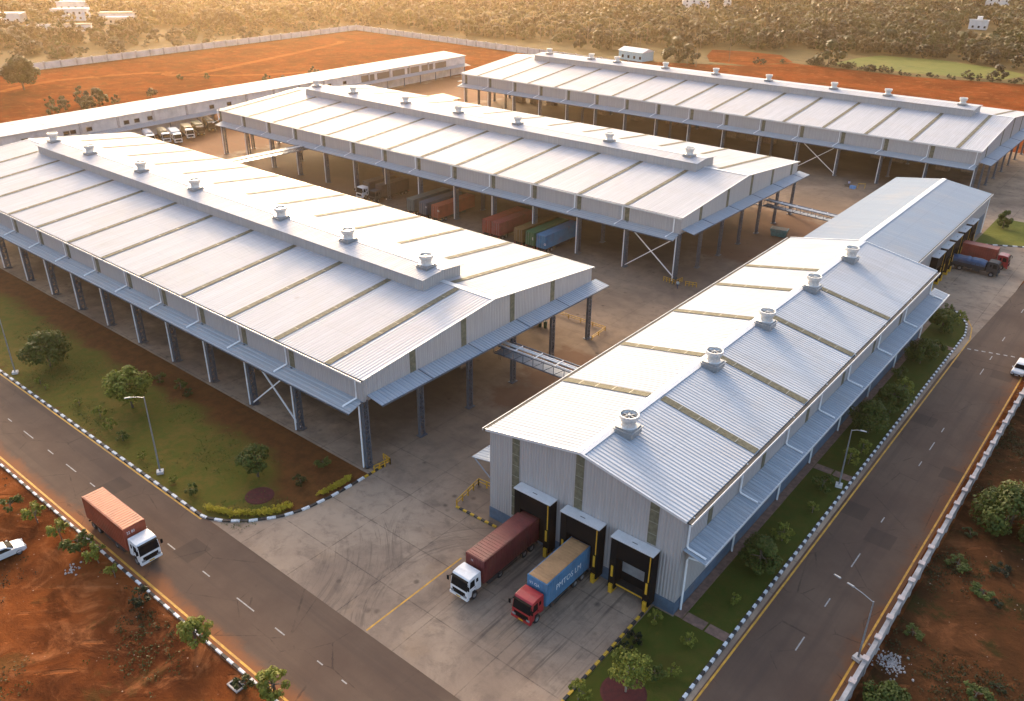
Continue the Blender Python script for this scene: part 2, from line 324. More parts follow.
# ------------------------------------------------------------------ mesh builder
class MB:
    def __init__(s, org=(0, 0, 0)): s.v = []; s.f = []; s.mi = []; s.o = org
    def face(s, pts, m=0):
        n = len(s.v); s.v += [tuple(p) for p in pts]; s.f.append(tuple(range(n, n+len(pts)))); s.mi.append(m)
    def solid(s, a, b, m=0, m2=None):
        """two rings of the same length -> closed solid"""
        n = len(s.v); k = len(a); s.v += [tuple(p) for p in a]+[tuple(p) for p in b]
        s.f.append(tuple(range(n+k-1, n-1, -1))); s.f.append(tuple(range(n+k, n+2*k))); s.mi += [m, m if m2 is None else m2]
        for i in range(k):
            j = (i+1) % k; s.f.append((n+i, n+j, n+k+j, n+k+i)); s.mi.append(m)
        return s
    def box(s, x0, x1, y0, y1, z0, z1, m=0):
        return s.solid([(x0, y0, z0), (x1, y0, z0), (x1, y1, z0), (x0, y1, z0)], [(x0, y0, z1), (x1, y0, z1), (x1, y1, z1), (x0, y1, z1)], m)
    def prism(s, poly, z0, z1, m=0): return s.solid([(x, y, z0) for x, y in poly], [(x, y, z1) for x, y in poly], m)
    def bar(s, p, q, w=.1, h=None, m=0):
        p = Vector(p); q = Vector(q); h = h or w; d = (q-p).normalized()
        u = Vector((0, 0, 1)) if abs(d.z) < .95 else Vector((1, 0, 0))
        a = d.cross(u).normalized()*w/2; b = a.normalized().cross(d).normalized()*h/2
        s.solid([p-a-b, p+a-b, p+a+b, p-a+b], [q-a-b, q+a-b, q+a+b, q-a+b], m); return s
    def tube(s, pts, r, n=6, m=0):
        rr = r if isinstance(r, (list, tuple)) else [r]*len(pts); P = [Vector(p) for p in pts]
        base = len(s.v)
        for i, p in enumerate(P):
            d = (P[min(i+1, len(P)-1)]-P[max(i-1, 0)]).normalized()
            u = Vector((0, 0, 1)) if abs(d.z) < .9 else Vector((1, 0, 0))
            a = d.cross(u).normalized(); b = a.cross(d)
            for k in range(n):
                t = 2*math.pi*k/n; s.v.append(tuple(p+(a*math.cos(t)+b*math.sin(t))*rr[i]))
        for i in range(len(P)-1):
            for k in range(n):
                j = (k+1) % n; s.f.append((base+i*n+k, base+i*n+j, base+(i+1)*n+j, base+(i+1)*n+k)); s.mi.append(m)
        s.f.append(tuple(range(base+n-1, base-1, -1))); e = base+(len(P)-1)*n; s.f.append(tuple(range(e, e+n))); s.mi += [m, m]
        return s
    def lathe(s, prof, c=(0, 0, 0), n=16, m=0, axis='z'):
        base = len(s.v)
        for r, h in prof:
            for k in range(n):
                t = 2*math.pi*k/n; a, b = r*math.cos(t), r*math.sin(t)
                s.v.append((c[0]+a, c[1]+b, c[2]+h) if axis == 'z' else ((c[0]+a, c[1]+h, c[2]+b) if axis == 'y' else (c[0]+h, c[1]+a, c[2]+b)))
        for i in range(len(prof)-1):
            for k in range(n):
                j = (k+1) % n; s.f.append((base+i*n+k, base+i*n+j, base+(i+1)*n+j, base+(i+1)*n+k)); s.mi.append(m)
        return s
    def build(s, name, mats, parent=None, smooth=False, loc=None):
        me = bpy.data.meshes.new(name)
        ox, oy, oz = s.o
        me.from_pydata([(x-ox, y-oy, z-oz) for x, y, z in s.v], [], s.f)
        if not isinstance(mats, (list, tuple)): mats = [mats]
        for m in mats: me.materials.append(MT[m] if isinstance(m, str) else m)
        me.polygons.foreach_set('material_index', s.mi)
        if smooth: me.polygons.foreach_set('use_smooth', [True]*len(s.f))
        me.update()
        import bmesh
        bm = bmesh.new(); bm.from_mesh(me); bmesh.ops.recalc_face_normals(bm, faces=bm.faces); bm.to_mesh(me); bm.free()
        o = bpy.data.objects.new(name, me); COL.objects.link(o)
        if parent is not None: o.parent = parent
        elif any(s.o): o.location = s.o
        if loc: o.location = loc
        return o

def tag(o, label=None, cat=None, group=None, kind=None):
    if label: o['label'] = label
    if cat: o['category'] = cat
    if group: o['group'] = group
    if kind: o['kind'] = kind
    return o
def thing(name, label, cat, loc=(0, 0, 0), rz=0, group=None):
    o = bpy.data.objects.new(name, None); COL.objects.link(o); o.location = loc; o.rotation_euler = (0, 0, rz); o.empty_display_size = .5
    return tag(o, label, cat, group)
def dup(root, loc, rz=0, label=None, group=None, scale=None):
    def cp(o, par):
        c = o.copy(); COL.objects.link(c)
        if par is not None: c.parent = par
        for ch in o.children: cp(ch, c)
        return c
    r = cp(root, None); r.location = loc; r.rotation_euler = (0, 0, rz)
    if scale: r.scale = scale if isinstance(scale, tuple) else (scale,)*3
    if label: r['label'] = label
    if group: r['group'] = group
    return r
def child_copy(o, parent, loc):
    c = o.copy(); COL.objects.link(c); c.parent = parent; c.location = loc
    for ch in o.children:
        d = ch.copy(); COL.objects.link(d); d.parent = c
    return c
def struct(name, mb, mats): return tag(mb.build(name, mats), kind='structure')
def flat(poly, z): m = MB(); m.face([(x, y, z) for x, y in poly]); return m
def rect(x0, x1, y0, y1): return [(x0, y0), (x1, y0), (x1, y1), (x0, y1)]

# ------------------------------------------------------------------ setting
G = MB(); N = 48
G.face([(-250+1500*math.cos(2*math.pi*i/N), 300+1500*math.sin(2*math.pi*i/N), 0) for i in range(N)]); struct('ground', G, 'soil')
struct('scrubland', flat([(-428, -100), (-429, 372), (-330, 366), (-240, 374), (-184, 402), (-169, 429), (-110, 427), (-66, 440), (60, 454), (1100, 400), (900, 1100), (0, 1700), (-900, 1600), (-1600, 800), (-1550, 0)], .02), 'scrub')
struct('field', flat([(-427, 60), (-426, 371), (-300, 362), (-240, 372), (-182, 400), (-167, 427), (-110, 425.5), (-66, 438), (60, 452), (60, 296), (-262, 300), (-290, 60)], .03), 'soilfar')
struct('red_field', flat([(-221, 446), (-204, 452), (-184, 452), (-169, 432), (-182, 405), (-201, 404), (-212, 422)], .05), 'soilfar')
struct('meadow', flat([(-152, 441), (-150, 470), (-144, 489), (-115, 494), (-85, 484), (-70, 470), (-76, 448), (-110, 438)], .05), 'meadow')
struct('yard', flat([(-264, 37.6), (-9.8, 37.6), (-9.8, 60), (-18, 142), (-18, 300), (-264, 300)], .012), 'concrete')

struct('rough_ground', flat([(-8.9, 30), (7, 30), (9, 62), (3, 78), (12, 90), (24, 120), (26, 200), (-8, 200)], .012), 'soilscrub')
struct('road', flat(rect(-420, -9.75, 26.9, 37.6), .02), 'asphaltx')
struct('side_road', flat([(-19.9, 37.6), (-9.75, 37.6), (-9.75, 420), (-17.5, 420), (-17.7, 181), (-19.4, 142), (-19.9, 135)], .028), 'asphalty')
struct('garden_lawn', MB().prism([(-300, 37.55), (-75.4, 37.55), (-73.1, 38.7), (-70.9, 40.5), (-68.9, 43.2), (-67.9, 45.8), (-67.4, 49.5), (-67.3, 53), (-67.3, 55.3), (-300, 55.3)], -.1, .09), 'lawna')
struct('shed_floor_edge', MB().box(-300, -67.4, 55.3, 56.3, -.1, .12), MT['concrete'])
struct('front_lawn', MB().prism([(-28.5, 42), (-27.5, 40.2), (-26, 39.6), (-22.5, 39.6), (-20.7, 41.5), (-20.6, 147.5), (-21.4, 151.9), (-23.3, 155.7), (-25.1, 157.4), (-26.2, 157.4), (-26.2, 58.5), (-28.5, 58.5)], -.1, .07), 'lawnd')
struct('verge_lawn', MB().prism([(-31, 198), (-22, 203), (-20, 206), (-20, 222), (-31, 222)], -.1, .07), 'meadow')
wk = MB(); wk.box(-26.3, -25.55, 58.8, 141, .0, .1)
struct('walkway', wk, 'walk')

wk = MB()
for y0 in (58.75, 92.6, 139.5): wk.box(-25.3, -23.1, y0, y0+1.25, 0, .1); wk.box(-22.9, -20.7, y0, y0+1.25, 0, .1)
struct('walkway_crossing', wk, 'walk')
# drain edge along the walkway
struct('drain_edge', MB().box(-25.52, -25.38, 58.8, 141, 0, .14), 'walk')

# painted lines
y = MB()
def strip(mb, pts, wd, z, m=0):
    for (a, b), (c, d) in zip(pts[:-1], pts[1:]):
        L = math.hypot(c-a, d-b); nx, ny = -(d-b)/L*wd/2, (c-a)/L*wd/2
        mb.face([(a-nx, b-ny, z), (c-nx, d-ny, z), (c+nx, d+ny, z), (a+nx, b+ny, z)], m)
strip(y, [(-400, 36.95), (-75.4, 37.1)], .2, .034); strip(y, [(-400, 27.5), (-46, 27.75), (-10, 27.8)], .24, .034)
strip(y, [(-19.75, 41), (-19.6, 64), (-19.4, 146), (-20.3, 151.2), (-22, 155)], .2, .036); strip(y, [(-10.5, 40), (-10.1, 92), (-9.9, 140), (-9.9, 300)], .2, .036)
strip(y, [(-48.2, 37.8), (-48.15, 51.4)], .18, .02)
struct('yellow_lines', y, 'ylw')
wl = MB()
for x, L in ((-125.5, 1.4), (-119.8, 2.8), (-114, 1.2), (-108.4, 2.8), (-102.1, 1.5), (-96.6, 2.6), (-91.2, 1.2), (-79.5, 1.5), (-73.7, 1.5), (-67, 1.3), (-60.1, 2.9), (-54.5, 1.5), (-48.5, .8), (-45.1, .7), (-38, 1.6)):
    strip(wl, [(x-L/2, 32.35), (x+L/2, 32.35)], .13, .034)
for yy, L in ((63.3, 2.2), (70.4, 1.5), (78.7, 2.8), (87.7, 1.2), (102.5, 1.3), (107.8, 2.4), (113, 1.4), (135, 2.4), (141, 1.6), (150, 2), (165, 2), (180, 2)):
    strip(wl, [(-15.1, yy-L/2), (-15.1, yy+L/2)], .13, .036)
for k in range(7):
    x = -18.9+k*1.02; strip(wl, [(x, 142.1+k*.28), (x+.55, 142.2+k*.28)], .35, .036)
struct('white_lines', wl, 'wht')

def kerb(name, pts, period, h=.17, wd=.28, mats=('kw', 'kb')):
    mb = MB(); first = 0
    seg = []                                                     # walk the polyline in steps of one block
    pos = 0; P = [Vector((a, b, 0)) for a, b in pts]; cum = [0]
    for a, b in zip(P[:-1], P[1:]): cum.append(cum[-1]+(b-a).length)
    def at(t):
        for i in range(len(P)-1):
            if t <= cum[i+1] or i == len(P)-2:
                return P[i].lerp(P[i+1], (t-cum[i])/(cum[i+1]-cum[i]))
    n = int(cum[-1]/period)
    for i in range(n):
        a = at(i*period); b = at((i+1)*period-.02); d = (b-a).normalized(); u = Vector((-d.y, d.x, 0))*wd/2
        hh = h+rnd.uniform(-.012, .012)
        mb.solid([a-u, b-u, b+u, a+u], [(q.x, q.y, hh) for q in (a-u*.85, b-u*.85, b+u*.85, a+u*.85)], i % 2)
    return struct(name, mb, list(mats))
kerb('garden_kerb', [(-200, 37.5), (-75.4, 37.45), (-73.1, 38.55), (-70.9, 40.4), (-68.8, 43.2), (-67.8, 45.8), (-67.3, 49.5), (-67.2, 53), (-67.2, 54.5)], 1.0, .2, .36)
kerb('garden_kerb_yellow', [(-67.2, 54.6), (-67.2, 58)], .55, .2, .3, ('ky', 'kb'))
kerb('roadside_kerb', [(-140, 27.0), (-46, 27.15), (-20, 27.1)], .9, .15, .3)
kerb('front_kerb', [(-22.5, 39.5), (-20.6, 41.4), (-20.5, 147.5), (-21.3, 151.9), (-23.2, 155.7), (-25.1, 157.5)], .65, .19, .32)
kerb('dock_kerb', [(-28.6, 40.5), (-28.7, 48), (-28.8, 58.2)], .72, .18, .3, ('kb', 'ky'))
kerb('corner_kerb', [(-54.6, 57.6), (-48.4, 57.75)], .55, .18, .3, ('ky', 'kb'))
kerb('verge_kerb', [(-31, 198), (-22, 203), (-20, 206), (-19.9, 222)], 1., .2, .3)
kerb('yard_kerb', [(-82, 193.3), (-52, 193.4)], 1.1, .22, .35)

# ------------------------------------------------------------------ open sheds
def lattice_col(h, name, parent, org):
    mb = MB()
    for sy in (-.38, .38): mb.box(-.2, .2, sy-.09, sy+.09, 0, h)
    z = .25; k = 0
    while z < h-.8:
        for sx in (-.17, .17):
            a, b = ((-.32, .32) if k % 2 else (.32, -.32)); mb.bar((sx, a, z), (sx, b, z+.75), .06, .1)
            mb.box(sx-.03, sx+.03, -.3, .3, z-.1, z+.02)
        z += .75; k += 1
    mb.box(-.45, .45, -.65, .65, 0, .12)
    return mb.build(name, 'col', parent)

fan_proto = [None]
def roof_fan(parent, loc):
    if fan_proto[0] is None:
        b = MB()
        b.lathe([(.95, .45), (.80, .6), (.76, .95), (.80, 1.2), (.98, 1.5), (1.04, 1.7), (1.06, 2.0), (1.06, 2.15), (.92, 2.15), (.88, 1.9), (.6, 1.3)], n=20)
        o = b.build('roof_fan', 'fan', parent, smooth=False)
        f = MB(); f.box(-1.05, 1.05, -1.05, 1.05, -.6, .3); f.box(-1.2, 1.2, -1.2, 1.2, .18, .28); f.box(-.98, .98, -.98, .98, .32, .46)
        f.build('fan_base', 'grey', o)
        d = MB(); d.lathe([(0.01, 1.6), (.88, 1.62)], n=20, m=1)
        for k in range(6):
            t = k*math.pi/3; d.bar((0, 0, 1.9), (.88*math.cos(t), .88*math.sin(t), 1.9), .14, .05)
        d.lathe([(.01, 2.05), (.17, 2.05), (.2, 1.8)], n=10)
        d.build('fan_blades', ['grey', 'darkmetal'], o)
        o.location = loc; o.scale = (1, 1, .84); fan_proto[0] = o; return o
    return child_copy(fan_proto[0], parent, loc)

def slope_strip(mb, x0, x1, ya, za, yb, zb, th, m=0):
    """thin slab running down a roof slope between (ya,za) and (yb,zb)"""
    mb.solid([(x0, ya, za), (x1, ya, za), (x1, yb, zb), (x0, yb, zb)], [(x0, ya, za+th), (x1, ya, za+th), (x1, yb, zb+th), (x0, yb, zb+th)], m)

def shed(name, label, X1, X0, Y0, Y1, zp, mon, monz, fans, sky_f, sky_b, colx, coly, gstrips, can_d, braces=(), eave=12.6, fb=9.45, gz=10.15, ribstep=.62, pipe_dx=0.):
    org = (X1, Y0, 0); t = thing(name, label, 'warehouse', org); ym = (Y0+Y1)/2
    yo0, yo1 = Y0-.12, Y1+.12; xo0, xo1 = X0-.3, X1+.3
    sl = (zp-eave)/(ym-Y0); zo = eave-.12*sl
    r = MB(org)
    for a, b in ((yo0, ym), (yo1, ym)):
        slope_strip(r, xo0, xo1, a, zo, b, zp, .06)

    r.build('roof', 'roof', t)
    rc = MB(org)
    for s in (-1, 1): slope_strip(rc, xo0-.02, xo1+.02, ym+s*.45, zp-.45*sl+.12, ym, zp+.12, .03)
    rc.build('ridge_cap', 'trim', t)
    for x in (xo0, xo1):                                      # white verge flashing on both gables
        for a in (yo0, yo1): vf = MB(org); slope_strip(vf, x-.09, x+.09, a, zo+.02, ym, zp+.02, .12); vf.build('verge_trim', 'trim', t)
    zr = lambda yy: zp-abs(yy-ym)*sl+.06
    def skyl(x, a, b):
        m = MB(org); slope_strip(m, x-.46, x+.46, a, zr(a)+.05, b, zr(b)+.05, .03)
        n = max(2, int(abs(b-a)/2.9))
        for k in range(1, n):
            yy = a+(b-a)*k/n; slope_strip(m, x-.47, x+.47, yy-.05, zr(yy-.05)+.085, yy+.05, zr(yy+.05)+.085, .012, 1)
        m.build('skylight', ['frp', 'frpj'], t)
    mhw = mon[2]
    for x in sky_f: skyl(x, yo0+.03, (ym-mhw-.1) if mon[0] < x < mon[1] else ym-.6)
    for x in sky_b: skyl(x, yo1-.03, (ym+mhw+.1) if mon[0] < x < mon[1] else ym+.6)
    # monitor along the ridge
    m = MB(org); zb = zr(ym-mhw)-.15; ze = monz-.36
    m.solid([(mon[0], ym-mhw, zb), (mon[0], ym+mhw, zb), (mon[0], ym+mhw, ze), (mon[0], ym, monz-.1), (mon[0], ym-mhw, ze)], [(mon[1], ym-mhw, zb), (mon[1], ym+mhw, zb), (mon[1], ym+mhw, ze), (mon[1], ym, monz-.1), (mon[1], ym-mhw, ze)])
    mo = m.build('roof_monitor', 'wall', t)
    m = MB(org)
    for s in (-1, 1):
        slope_strip(m, mon[0]-.35, mon[1]+.35, ym+s*(mhw+.35), ze-.03, ym, monz, .07)

    m.build('monitor_roof', 'roof', mo)
    m = MB(org); m.bar((mon[0]-.35, ym, monz+.1), (mon[1]+.35, ym, monz+.1), .55, .02); m.build('ridge_cap', 'trim', mo)
    for x in fans: roof_fan(t, (x-X1, ym-Y0-.7, monz+.12))
    # fascia walls
    wm = MB(org); wm.box(X0, X1, Y0-.06, Y0+.06, fb, zr(Y0)-.08); wm.box(X0, X1, Y1-.06, Y1+.06, fb, zr(Y1)-.08)
    for x in (X0, X1):
        P = [(Y0+.07, fb), (Y1-.07, fb), (Y1-.07, zr(Y1)-.08), (ym, zp-.02), (Y0+.07, zr(Y0)-.08)]
        wm.solid([(x-.06, a, b) for a, b in P], [(x+.06, a, b) for a, b in P])
    wm.build('fascia_wall', 'wall', t)
    g = MB(org)
    for yy, s in ((yo0, -1), (yo1, 1)):
        a, b, c, d = yy+s*.01, yy+s*.24, yy+s*.245, yy+s*.31
        g.box(xo0, xo1, min(a, b), max(a, b), zo-.12, zo-.01, 0); g.box(xo0, xo1, min(c, d), max(c, d), zo-.24, zo+.0, 1)
    g.build('gutter', ['gut', 'trim'], t)
    # canopies: front, back, two gables; front one slightly lower
    cd_f, cd_g = can_d; zc = fb+.1
    def canopy(pa, pb, n, axis):
        m = MB(org); m.solid(pa, pb, 0)
        m.build('canopy', 'canopy' if axis == 'y' else 'canopyx', t)
    for (ya, yb) in ((Y0-.08, Y0-cd_f), (Y1+.08, Y1+cd_f)):
        a = [(X0, ya, zc), (X1, ya, zc), (X1, yb, zc-.72), (X0, yb, zc-.72)]
        canopy(a, [(x, y_, z+.09) for x, y_, z in a], 0, 'y')
        m = MB(org); m.box(X0, X1, yb-.05, yb+.03, zc-.8, zc-.6); m.build('canopy_edge', 'col', t)
    for (xa, xb) in ((X1+.08, X1+cd_g), (X0-.08, X0-cd_g)):
        a = [(xa, Y0+.6, gz), (xb, Y0+.6, gz-.45), (xb, Y1+1.2, gz-.45), (xa, Y1+1.2, gz)]
        canopy(a, [(x, y_, z+.09) for x, y_, z in a], 0, 'x')
        m = MB(org); m.box(xb-.03, xb+.05, Y0+.6, Y1+1.2, gz-.55, gz-.34)
        for yy in gstrips: m.bar((xa, yy+.9, gz+.12), (xb, yy+.9, gz-.33), .08, .06)
        m.build('canopy_edge', 'col', t)
    # columns (front, back, gables) with white downpipes on the front ones
    proto = None
    P = [(x, Y0+.1) for x in colx]+[(x, Y1-.1) for x in colx]+[(X1-.1, yy) for yy in coly[1:-1]]+[(X0+.1, yy) for yy in coly[1:-1]]
    for (x, yy) in P:
        if proto is None: proto = lattice_col(fb+.2, 'column', t, org); proto.location = (x-X1, yy-Y0, 0)
        else: child_copy(proto, t, (x-X1, yy-Y0, 0))
    for i in range(1, len(coly)-1, 2):                        # inner columns, every second line
        for x in colx[2:-1:3]:
            child_copy(proto, t, (x-X1, coly[i]-Y0, 0))
    for x in colx:
        px = x+pipe_dx
        m = MB(org); m.tube([(px-.35, Y0-.26, zo-.1), (px-.35, Y0-.24, fb+.4), (px-1., Y0-cd_f*.72, zc-.36), (px-1., Y0-cd_f*.8, zc-.46)], .13, 6)
        m.build('downpipe', 'white', t)
        m = MB(org); m.tube([(x-.32, Y0-.5, fb-.4), (x-.32, Y0-.5, .1)], .11, 6); m.build('downpipe', 'white', t)
        if x < X1-1:
            m = MB(org); m.box(px+.15, px+1.15, Y0-.1, Y0-.065, fb+.22, eave-.15); m.build('wall_light', 'frp', t)
    for yy in gstrips:
        for x in (X1, X0):
            s = 1 if x == X1 else -1
            m = MB(org); m.box(min(x+s*.065, x+s*.1), max(x+s*.065, x+s*.1), yy-.5, yy+.5, gz+.12, zr(yy)-.25); m.build('wall_light', 'frp', t)
    for (xa, xb) in braces:
        for p, q in (((xa, Y0-.1, fb-.3), (xb, Y0-.1, .4)), ((xb, Y0-.1, fb-.3), (xa, Y0-.1, .4))):
            mb = MB(org); k = Vector(p).lerp(Vector(q), 1.); off = .09 if p[0] == xa else -.09
            mb.bar((p[0], p[1]+off, p[2]), (q[0], q[1]+off, q[2]), .17); mb.build('brace', 'white', t)
    # rafters and purlins under the roof
    for x in colx:
        x = min(max(x, X0+.4), X1-.4)
        for a in (Y0+.2, Y1-.2): m = MB(org); m.bar((x, a, zr(a)-.7), (x, ym, zp-.65), .25, .7); m.build('rafter', 'col', t)
    return t

cxA = [-68.5, -82.0]+[-92.3-10.0*k for k in range(12)]
shed('open_warehouse', 'nearest open-sided warehouse with a long grey sheet roof beside the left garden', -68.5, -209.5, 56.4, 104.8, 15.1, (-196.5, -78.2, 3.9), 16.9,
     (-80.6, -97.5, -114.3, -139.7, -158.5, -179, -195.3), [-74.7, -85., -95.6, -106.8, -118.2, -130., -141.4, -153., -164.2, -175.6, -187, -198], [-76.7, -85.4, -96.1, -107.1, -117.4, -128.1, -137.9, -149, -160, -171, -182, -193, -203],
     cxA, [56.4+9.62*k for k in range(6)], [64.8, 74.4, 84.7, 94.3], (2.4, 2.7), braces=((-92.3, -82.0),), pipe_dx=-.6)
cxB = [-70-11.4*k for k in range(14)]
shed('open_warehouse', 'middle open-sided warehouse with containers parked beneath its front edge', -70., -218.2, 136.4, 191.6, 15.0, (-209.5, -80, 3.9), 16.9,
     (-83.5, -104, -131, -150.8, -170.3, -191.7, -208.0), [-82-11.15*k for k in range(13)], [-77-11.2*k for k in range(13)],
     cxB, [136.4+9.2*k for k in range(7)], [144.2, 155.6, 166.5, 177.2, 188.], (2.4, 2.7), braces=((-81.4, -70.0),), pipe_dx=-.9, fb=9.3)
cxC = [-40.2-11.4*k for k in range(16)]
shed('open_warehouse', 'farthest open-sided warehouse, its roof against the red field at upper right', -40.2, -213., 232.9, 296.5, 15.7, (-201, -49.5, 4.6), 17.5,
     (-53.3, -73.6, -89.5, -110.3, -128.7, -147.5, -167., -178, -197.), [-45.6-11.4*k for k in range(15)], [-45-11.4*k for k in range(15)],
     cxC, [232.9+9.09*k for k in range(8)], [239.5, 256, 268, 280, 290], (2.9, 2.9), braces=((-86.+.2, -74.4),), pipe_dx=-.3, fb=8.72, gz=9.5, eave=12.3)

# ------------------------------------------------------------------ closed dock hall
def xslope(mb, y0, y1, xa, za, xb, zb, th, m=0):
    mb.solid([(xa, y0, za), (xa, y1, za), (xb, y1, zb), (xb, y0, zb)], [(xa, y0, za+th), (xa, y1, za+th), (xb, y1, zb+th), (xb, y0, zb+th)], m)

def dock(parent, org, cx, yw, open_=False, base=0., axis='y', top=7.0):
    """loading dock against a wall facing -y: black shelter, white hood, bumpers"""
    def B(o=org): return MB(o)
    def bx(mb, x0, x1, d0, d1, z0, z1, m=0):
        if axis == 'y': mb.box(cx+x0, cx+x1, yw-d1, yw-d0, z0, z1, m)
        else: mb.box(yw+d0, yw+d1, cx+x0, cx+x1, z0, z1, m)
    s = B()
    bx(s, -2.4, -1.65, .03, 1.25, .55, top-.02); bx(s, 1.65, 2.4, .03, 1.25, .55, top-.02); bx(s, -1.65, 1.65, .03, 1.2, top-2.35, top-.03)
    bx(s, -1.64, 1.64, .02, .06, .4, top-2.4)  # black panel at the wall paints the dark of the opening
    o = s.build('dock_shelter', 'black', parent)
    h = B(); bx(h, -2.45, 2.45, .0, 1.36, top, top+.12); bx(h, -.3, .3, .7, .78, top+.12, top+.14, 1); h.build('hood', ['trim', 'darkmetal'], o)
    if open_:
        d = B(); bx(d, -1.5, 1.5, .065, .12, 2.35, top-2.45); d.build('door', 'grey', o)
        d = B(); bx(d, -1.6, 1.6, .07, .95, .9, 1.2, 0); bx(d, -1.6, 1.6, .955, 1.0, 1.0, 1.16, 1); d.build('dock_leveller', ['darkmetal', 'yellow'], o)
    for sx in (-2.02, 2.02):
        b = B(); bx(b, sx-.2, sx+.2, .4, 1.45, 0, 1.15); b.build('bumper', 'yellow', o)
        b = B(); bx(b, sx-.12, sx+.12, 1.26, 1.31, 2.1, 3.5); b.build('guide_mark', 'yellow', o)
    b = B(); bx(b, 2.1, 2.2, 1.255, 1.3, 3.7, top-.15); bx(b, 1.75, 1.84, .03, .1, .4, .41); b.build('edge_strip', 'yellow', o)

def hall():
    X0, X1, Y0, Y1, ze, zp = -50.4, -26.4, 58.8, 141, 11.95, 14.2; xm = (X0+X1)/2; org = (X1, Y0, 0)
    t = thing('dock_hall', 'long grey metal hall with three truck docks in its near gable', 'warehouse', org)
    sl = (zp-ze)/(xm-X0); xo0, xo1 = X0-.35, X1+.35; zo = ze-.35*sl
    r = MB(org)
    for a in (xo0, xo1):
        xslope(r, Y0-.3, Y1+.3, a, zo, xm, zp, .06)
    r.build('roof', 'roofx', t)
    m = MB(org)
    for s in (-1, 1): xslope(m, Y0-.33, Y1+.33, xm+s*.55, zp-.55*sl+.12, xm, zp+.12, .04)
    m.build('ridge_cap', 'trim', t)
    for yy in (Y0-.3, Y1+.3):
        for a in (xo0, xo1): m = MB(org); xslope(m, yy-.09, yy+.09, a, zo-.12, xm, zp-.12, .3); m.build('verge_trim', 'trim', t)
    zr = lambda x: zp-abs(x-xm)*sl+.06
    for s, ys in ((1, (73.6, 87, 102.6, 117.2, 118.9)), (-1, (73.2, 86, 100, 113, 123.3))):
        for yy in ys:
            if yy == 118.9: continue
            a = (xo1-.05) if s > 0 else (xo0+.05); b = xm+s*.75; m = MB(org)
            xslope(m, yy-.55, yy+.55, a, zr(a)+.05, b, zr(b)+.05, .03)
            for k in range(1, 5): x = a+(b-a)*k/5; xslope(m, yy-.56, yy+.56, x-.05, zr(x-.05)+.085, x+.05, zr(x+.05)+.085, .012, 1)
            m.build('skylight', ['frp', 'frpj'], t)
    for yy in (65.2, 84.2, 99.2, 115.3, 131): roof_fan(t, (xm-X1+1.45, yy-Y0, zp+.28))
    wm = MB(org)
    wm.box(X0, X0+.1, Y0, Y1, 0, zr(X0)-.1); wm.box(X1-.1, X1, Y0, Y1, 0, zr(X1)-.1)
    for yy in (Y0, Y1):
        P = [(X0+.11, 0), (X1-.11, 0), (X1-.11, zr(X1)-.1), (xm, zp-.05), (X0+.11, zr(X0)-.1)]
        k = 1 if yy == Y0 else -1
        wm.solid([(a, yy, b) for a, b in P], [(a, yy+.1*k, b) for a, b in P])
    wm.build('wall', 'wall', t)
    d = MB(org); d.box(X0-.05, X1+.05, Y0-.06, Y0-.01, 0, 1.55); d.box(X1+.01, X1+.06, Y0-.005, Y1, 0, 1.55); d.box(X0-.06, X0-.01, Y0-.005, Y1, 0, 1.55)
    d.build('dado', 'dado', t)
    for x, z0 in ((-46.7, 2.0), (-38.4, 7.2), (-29.6, 7.3)):
        m = MB(org); m.box(x-.5, x+.5, Y0-.05, Y0-.01, z0, zr(x)-.45)
        z = z0+1.2
        while z < zr(x)-.6: m.box(x-.5, x+.5, Y0-.06, Y0-.052, z, z+.07, 1); z += 1.4
        m.build('wall_light', ['frp', 'frpj'], t)
    g = MB(org)
    for x, s in ((xo0, -1), (xo1, 1)): g.box(min(x+s*.01, x+s*.45), max(x+s*.01, x+s*.45), Y0-.3, Y1+.3, zo-.1, zo-.0, 0); g.box(min(x+s*.46, x+s*.54), max(x+s*.46, x+s*.54), Y0-.3, Y1+.3, zo-.25, zo+.02, 1)
    g.build('gutter', ['gut', 'trim'], t)
    m = MB(org); xslope(m, Y0+.4, 144.3, X1+.02, 7.95, X1+2.45, 7.4, .09); yy = Y0+.7
    while yy < 144: xslope(m, yy-.04, yy+.04, X1+.02, 8.04, X1+2.45, 7.49, .04); yy += .7
    m.build('canopy', 'canopyx', t)
    m = MB(org); m.box(X1+2.4, X1+2.52, Y0+.4, 144.3, 7.3, 7.52); m.build('canopy_edge', 'trim', t)
    for yy in (59.6, 71, 83, 93, 103, 115, 127, 140.6):
        m = MB(org); m.tube([(X1+.55, yy, zo), (X1+.2, yy, zo-.5), (X1+.2, yy, 8.3), (X1+.35, yy, 8.12), (X1+2.2, yy+.15, 7.7)], .11, 6); m.build('downpipe', 'white', t)
        m = MB(org); m.tube([(X1+2.3, yy+.2, 7.2), (X1+.45, yy+.2, 6.9), (X1+.3, yy+.2, 6.5), (X1+.3, yy+.2, .15)], .11, 6); m.build('downpipe', 'white', t)
    for yy in (64, 76.5, 89, 101, 113, 125): m = MB(org); m.box(X1+.012, X1+.04, yy, yy+.9, 8.05, 11.8); m.build('wall_light', 'frp', t)
    for cx, op in ((-43.4, False), (-37.2, False), (-30.95, True)): dock(t, org, cx, Y0-.06, op)
    m = MB(org); xslope(m, 59.2, 62.6, X0-.02, 7.3, X0-3.1, 6.7, .08)
    for yy in (59.4, 62.3): m.bar((X0-.08, yy, 4.6), (X0-2.9, yy, 6.65), .1)
    m.build('side_awning', 'canopyx', t)
hall()

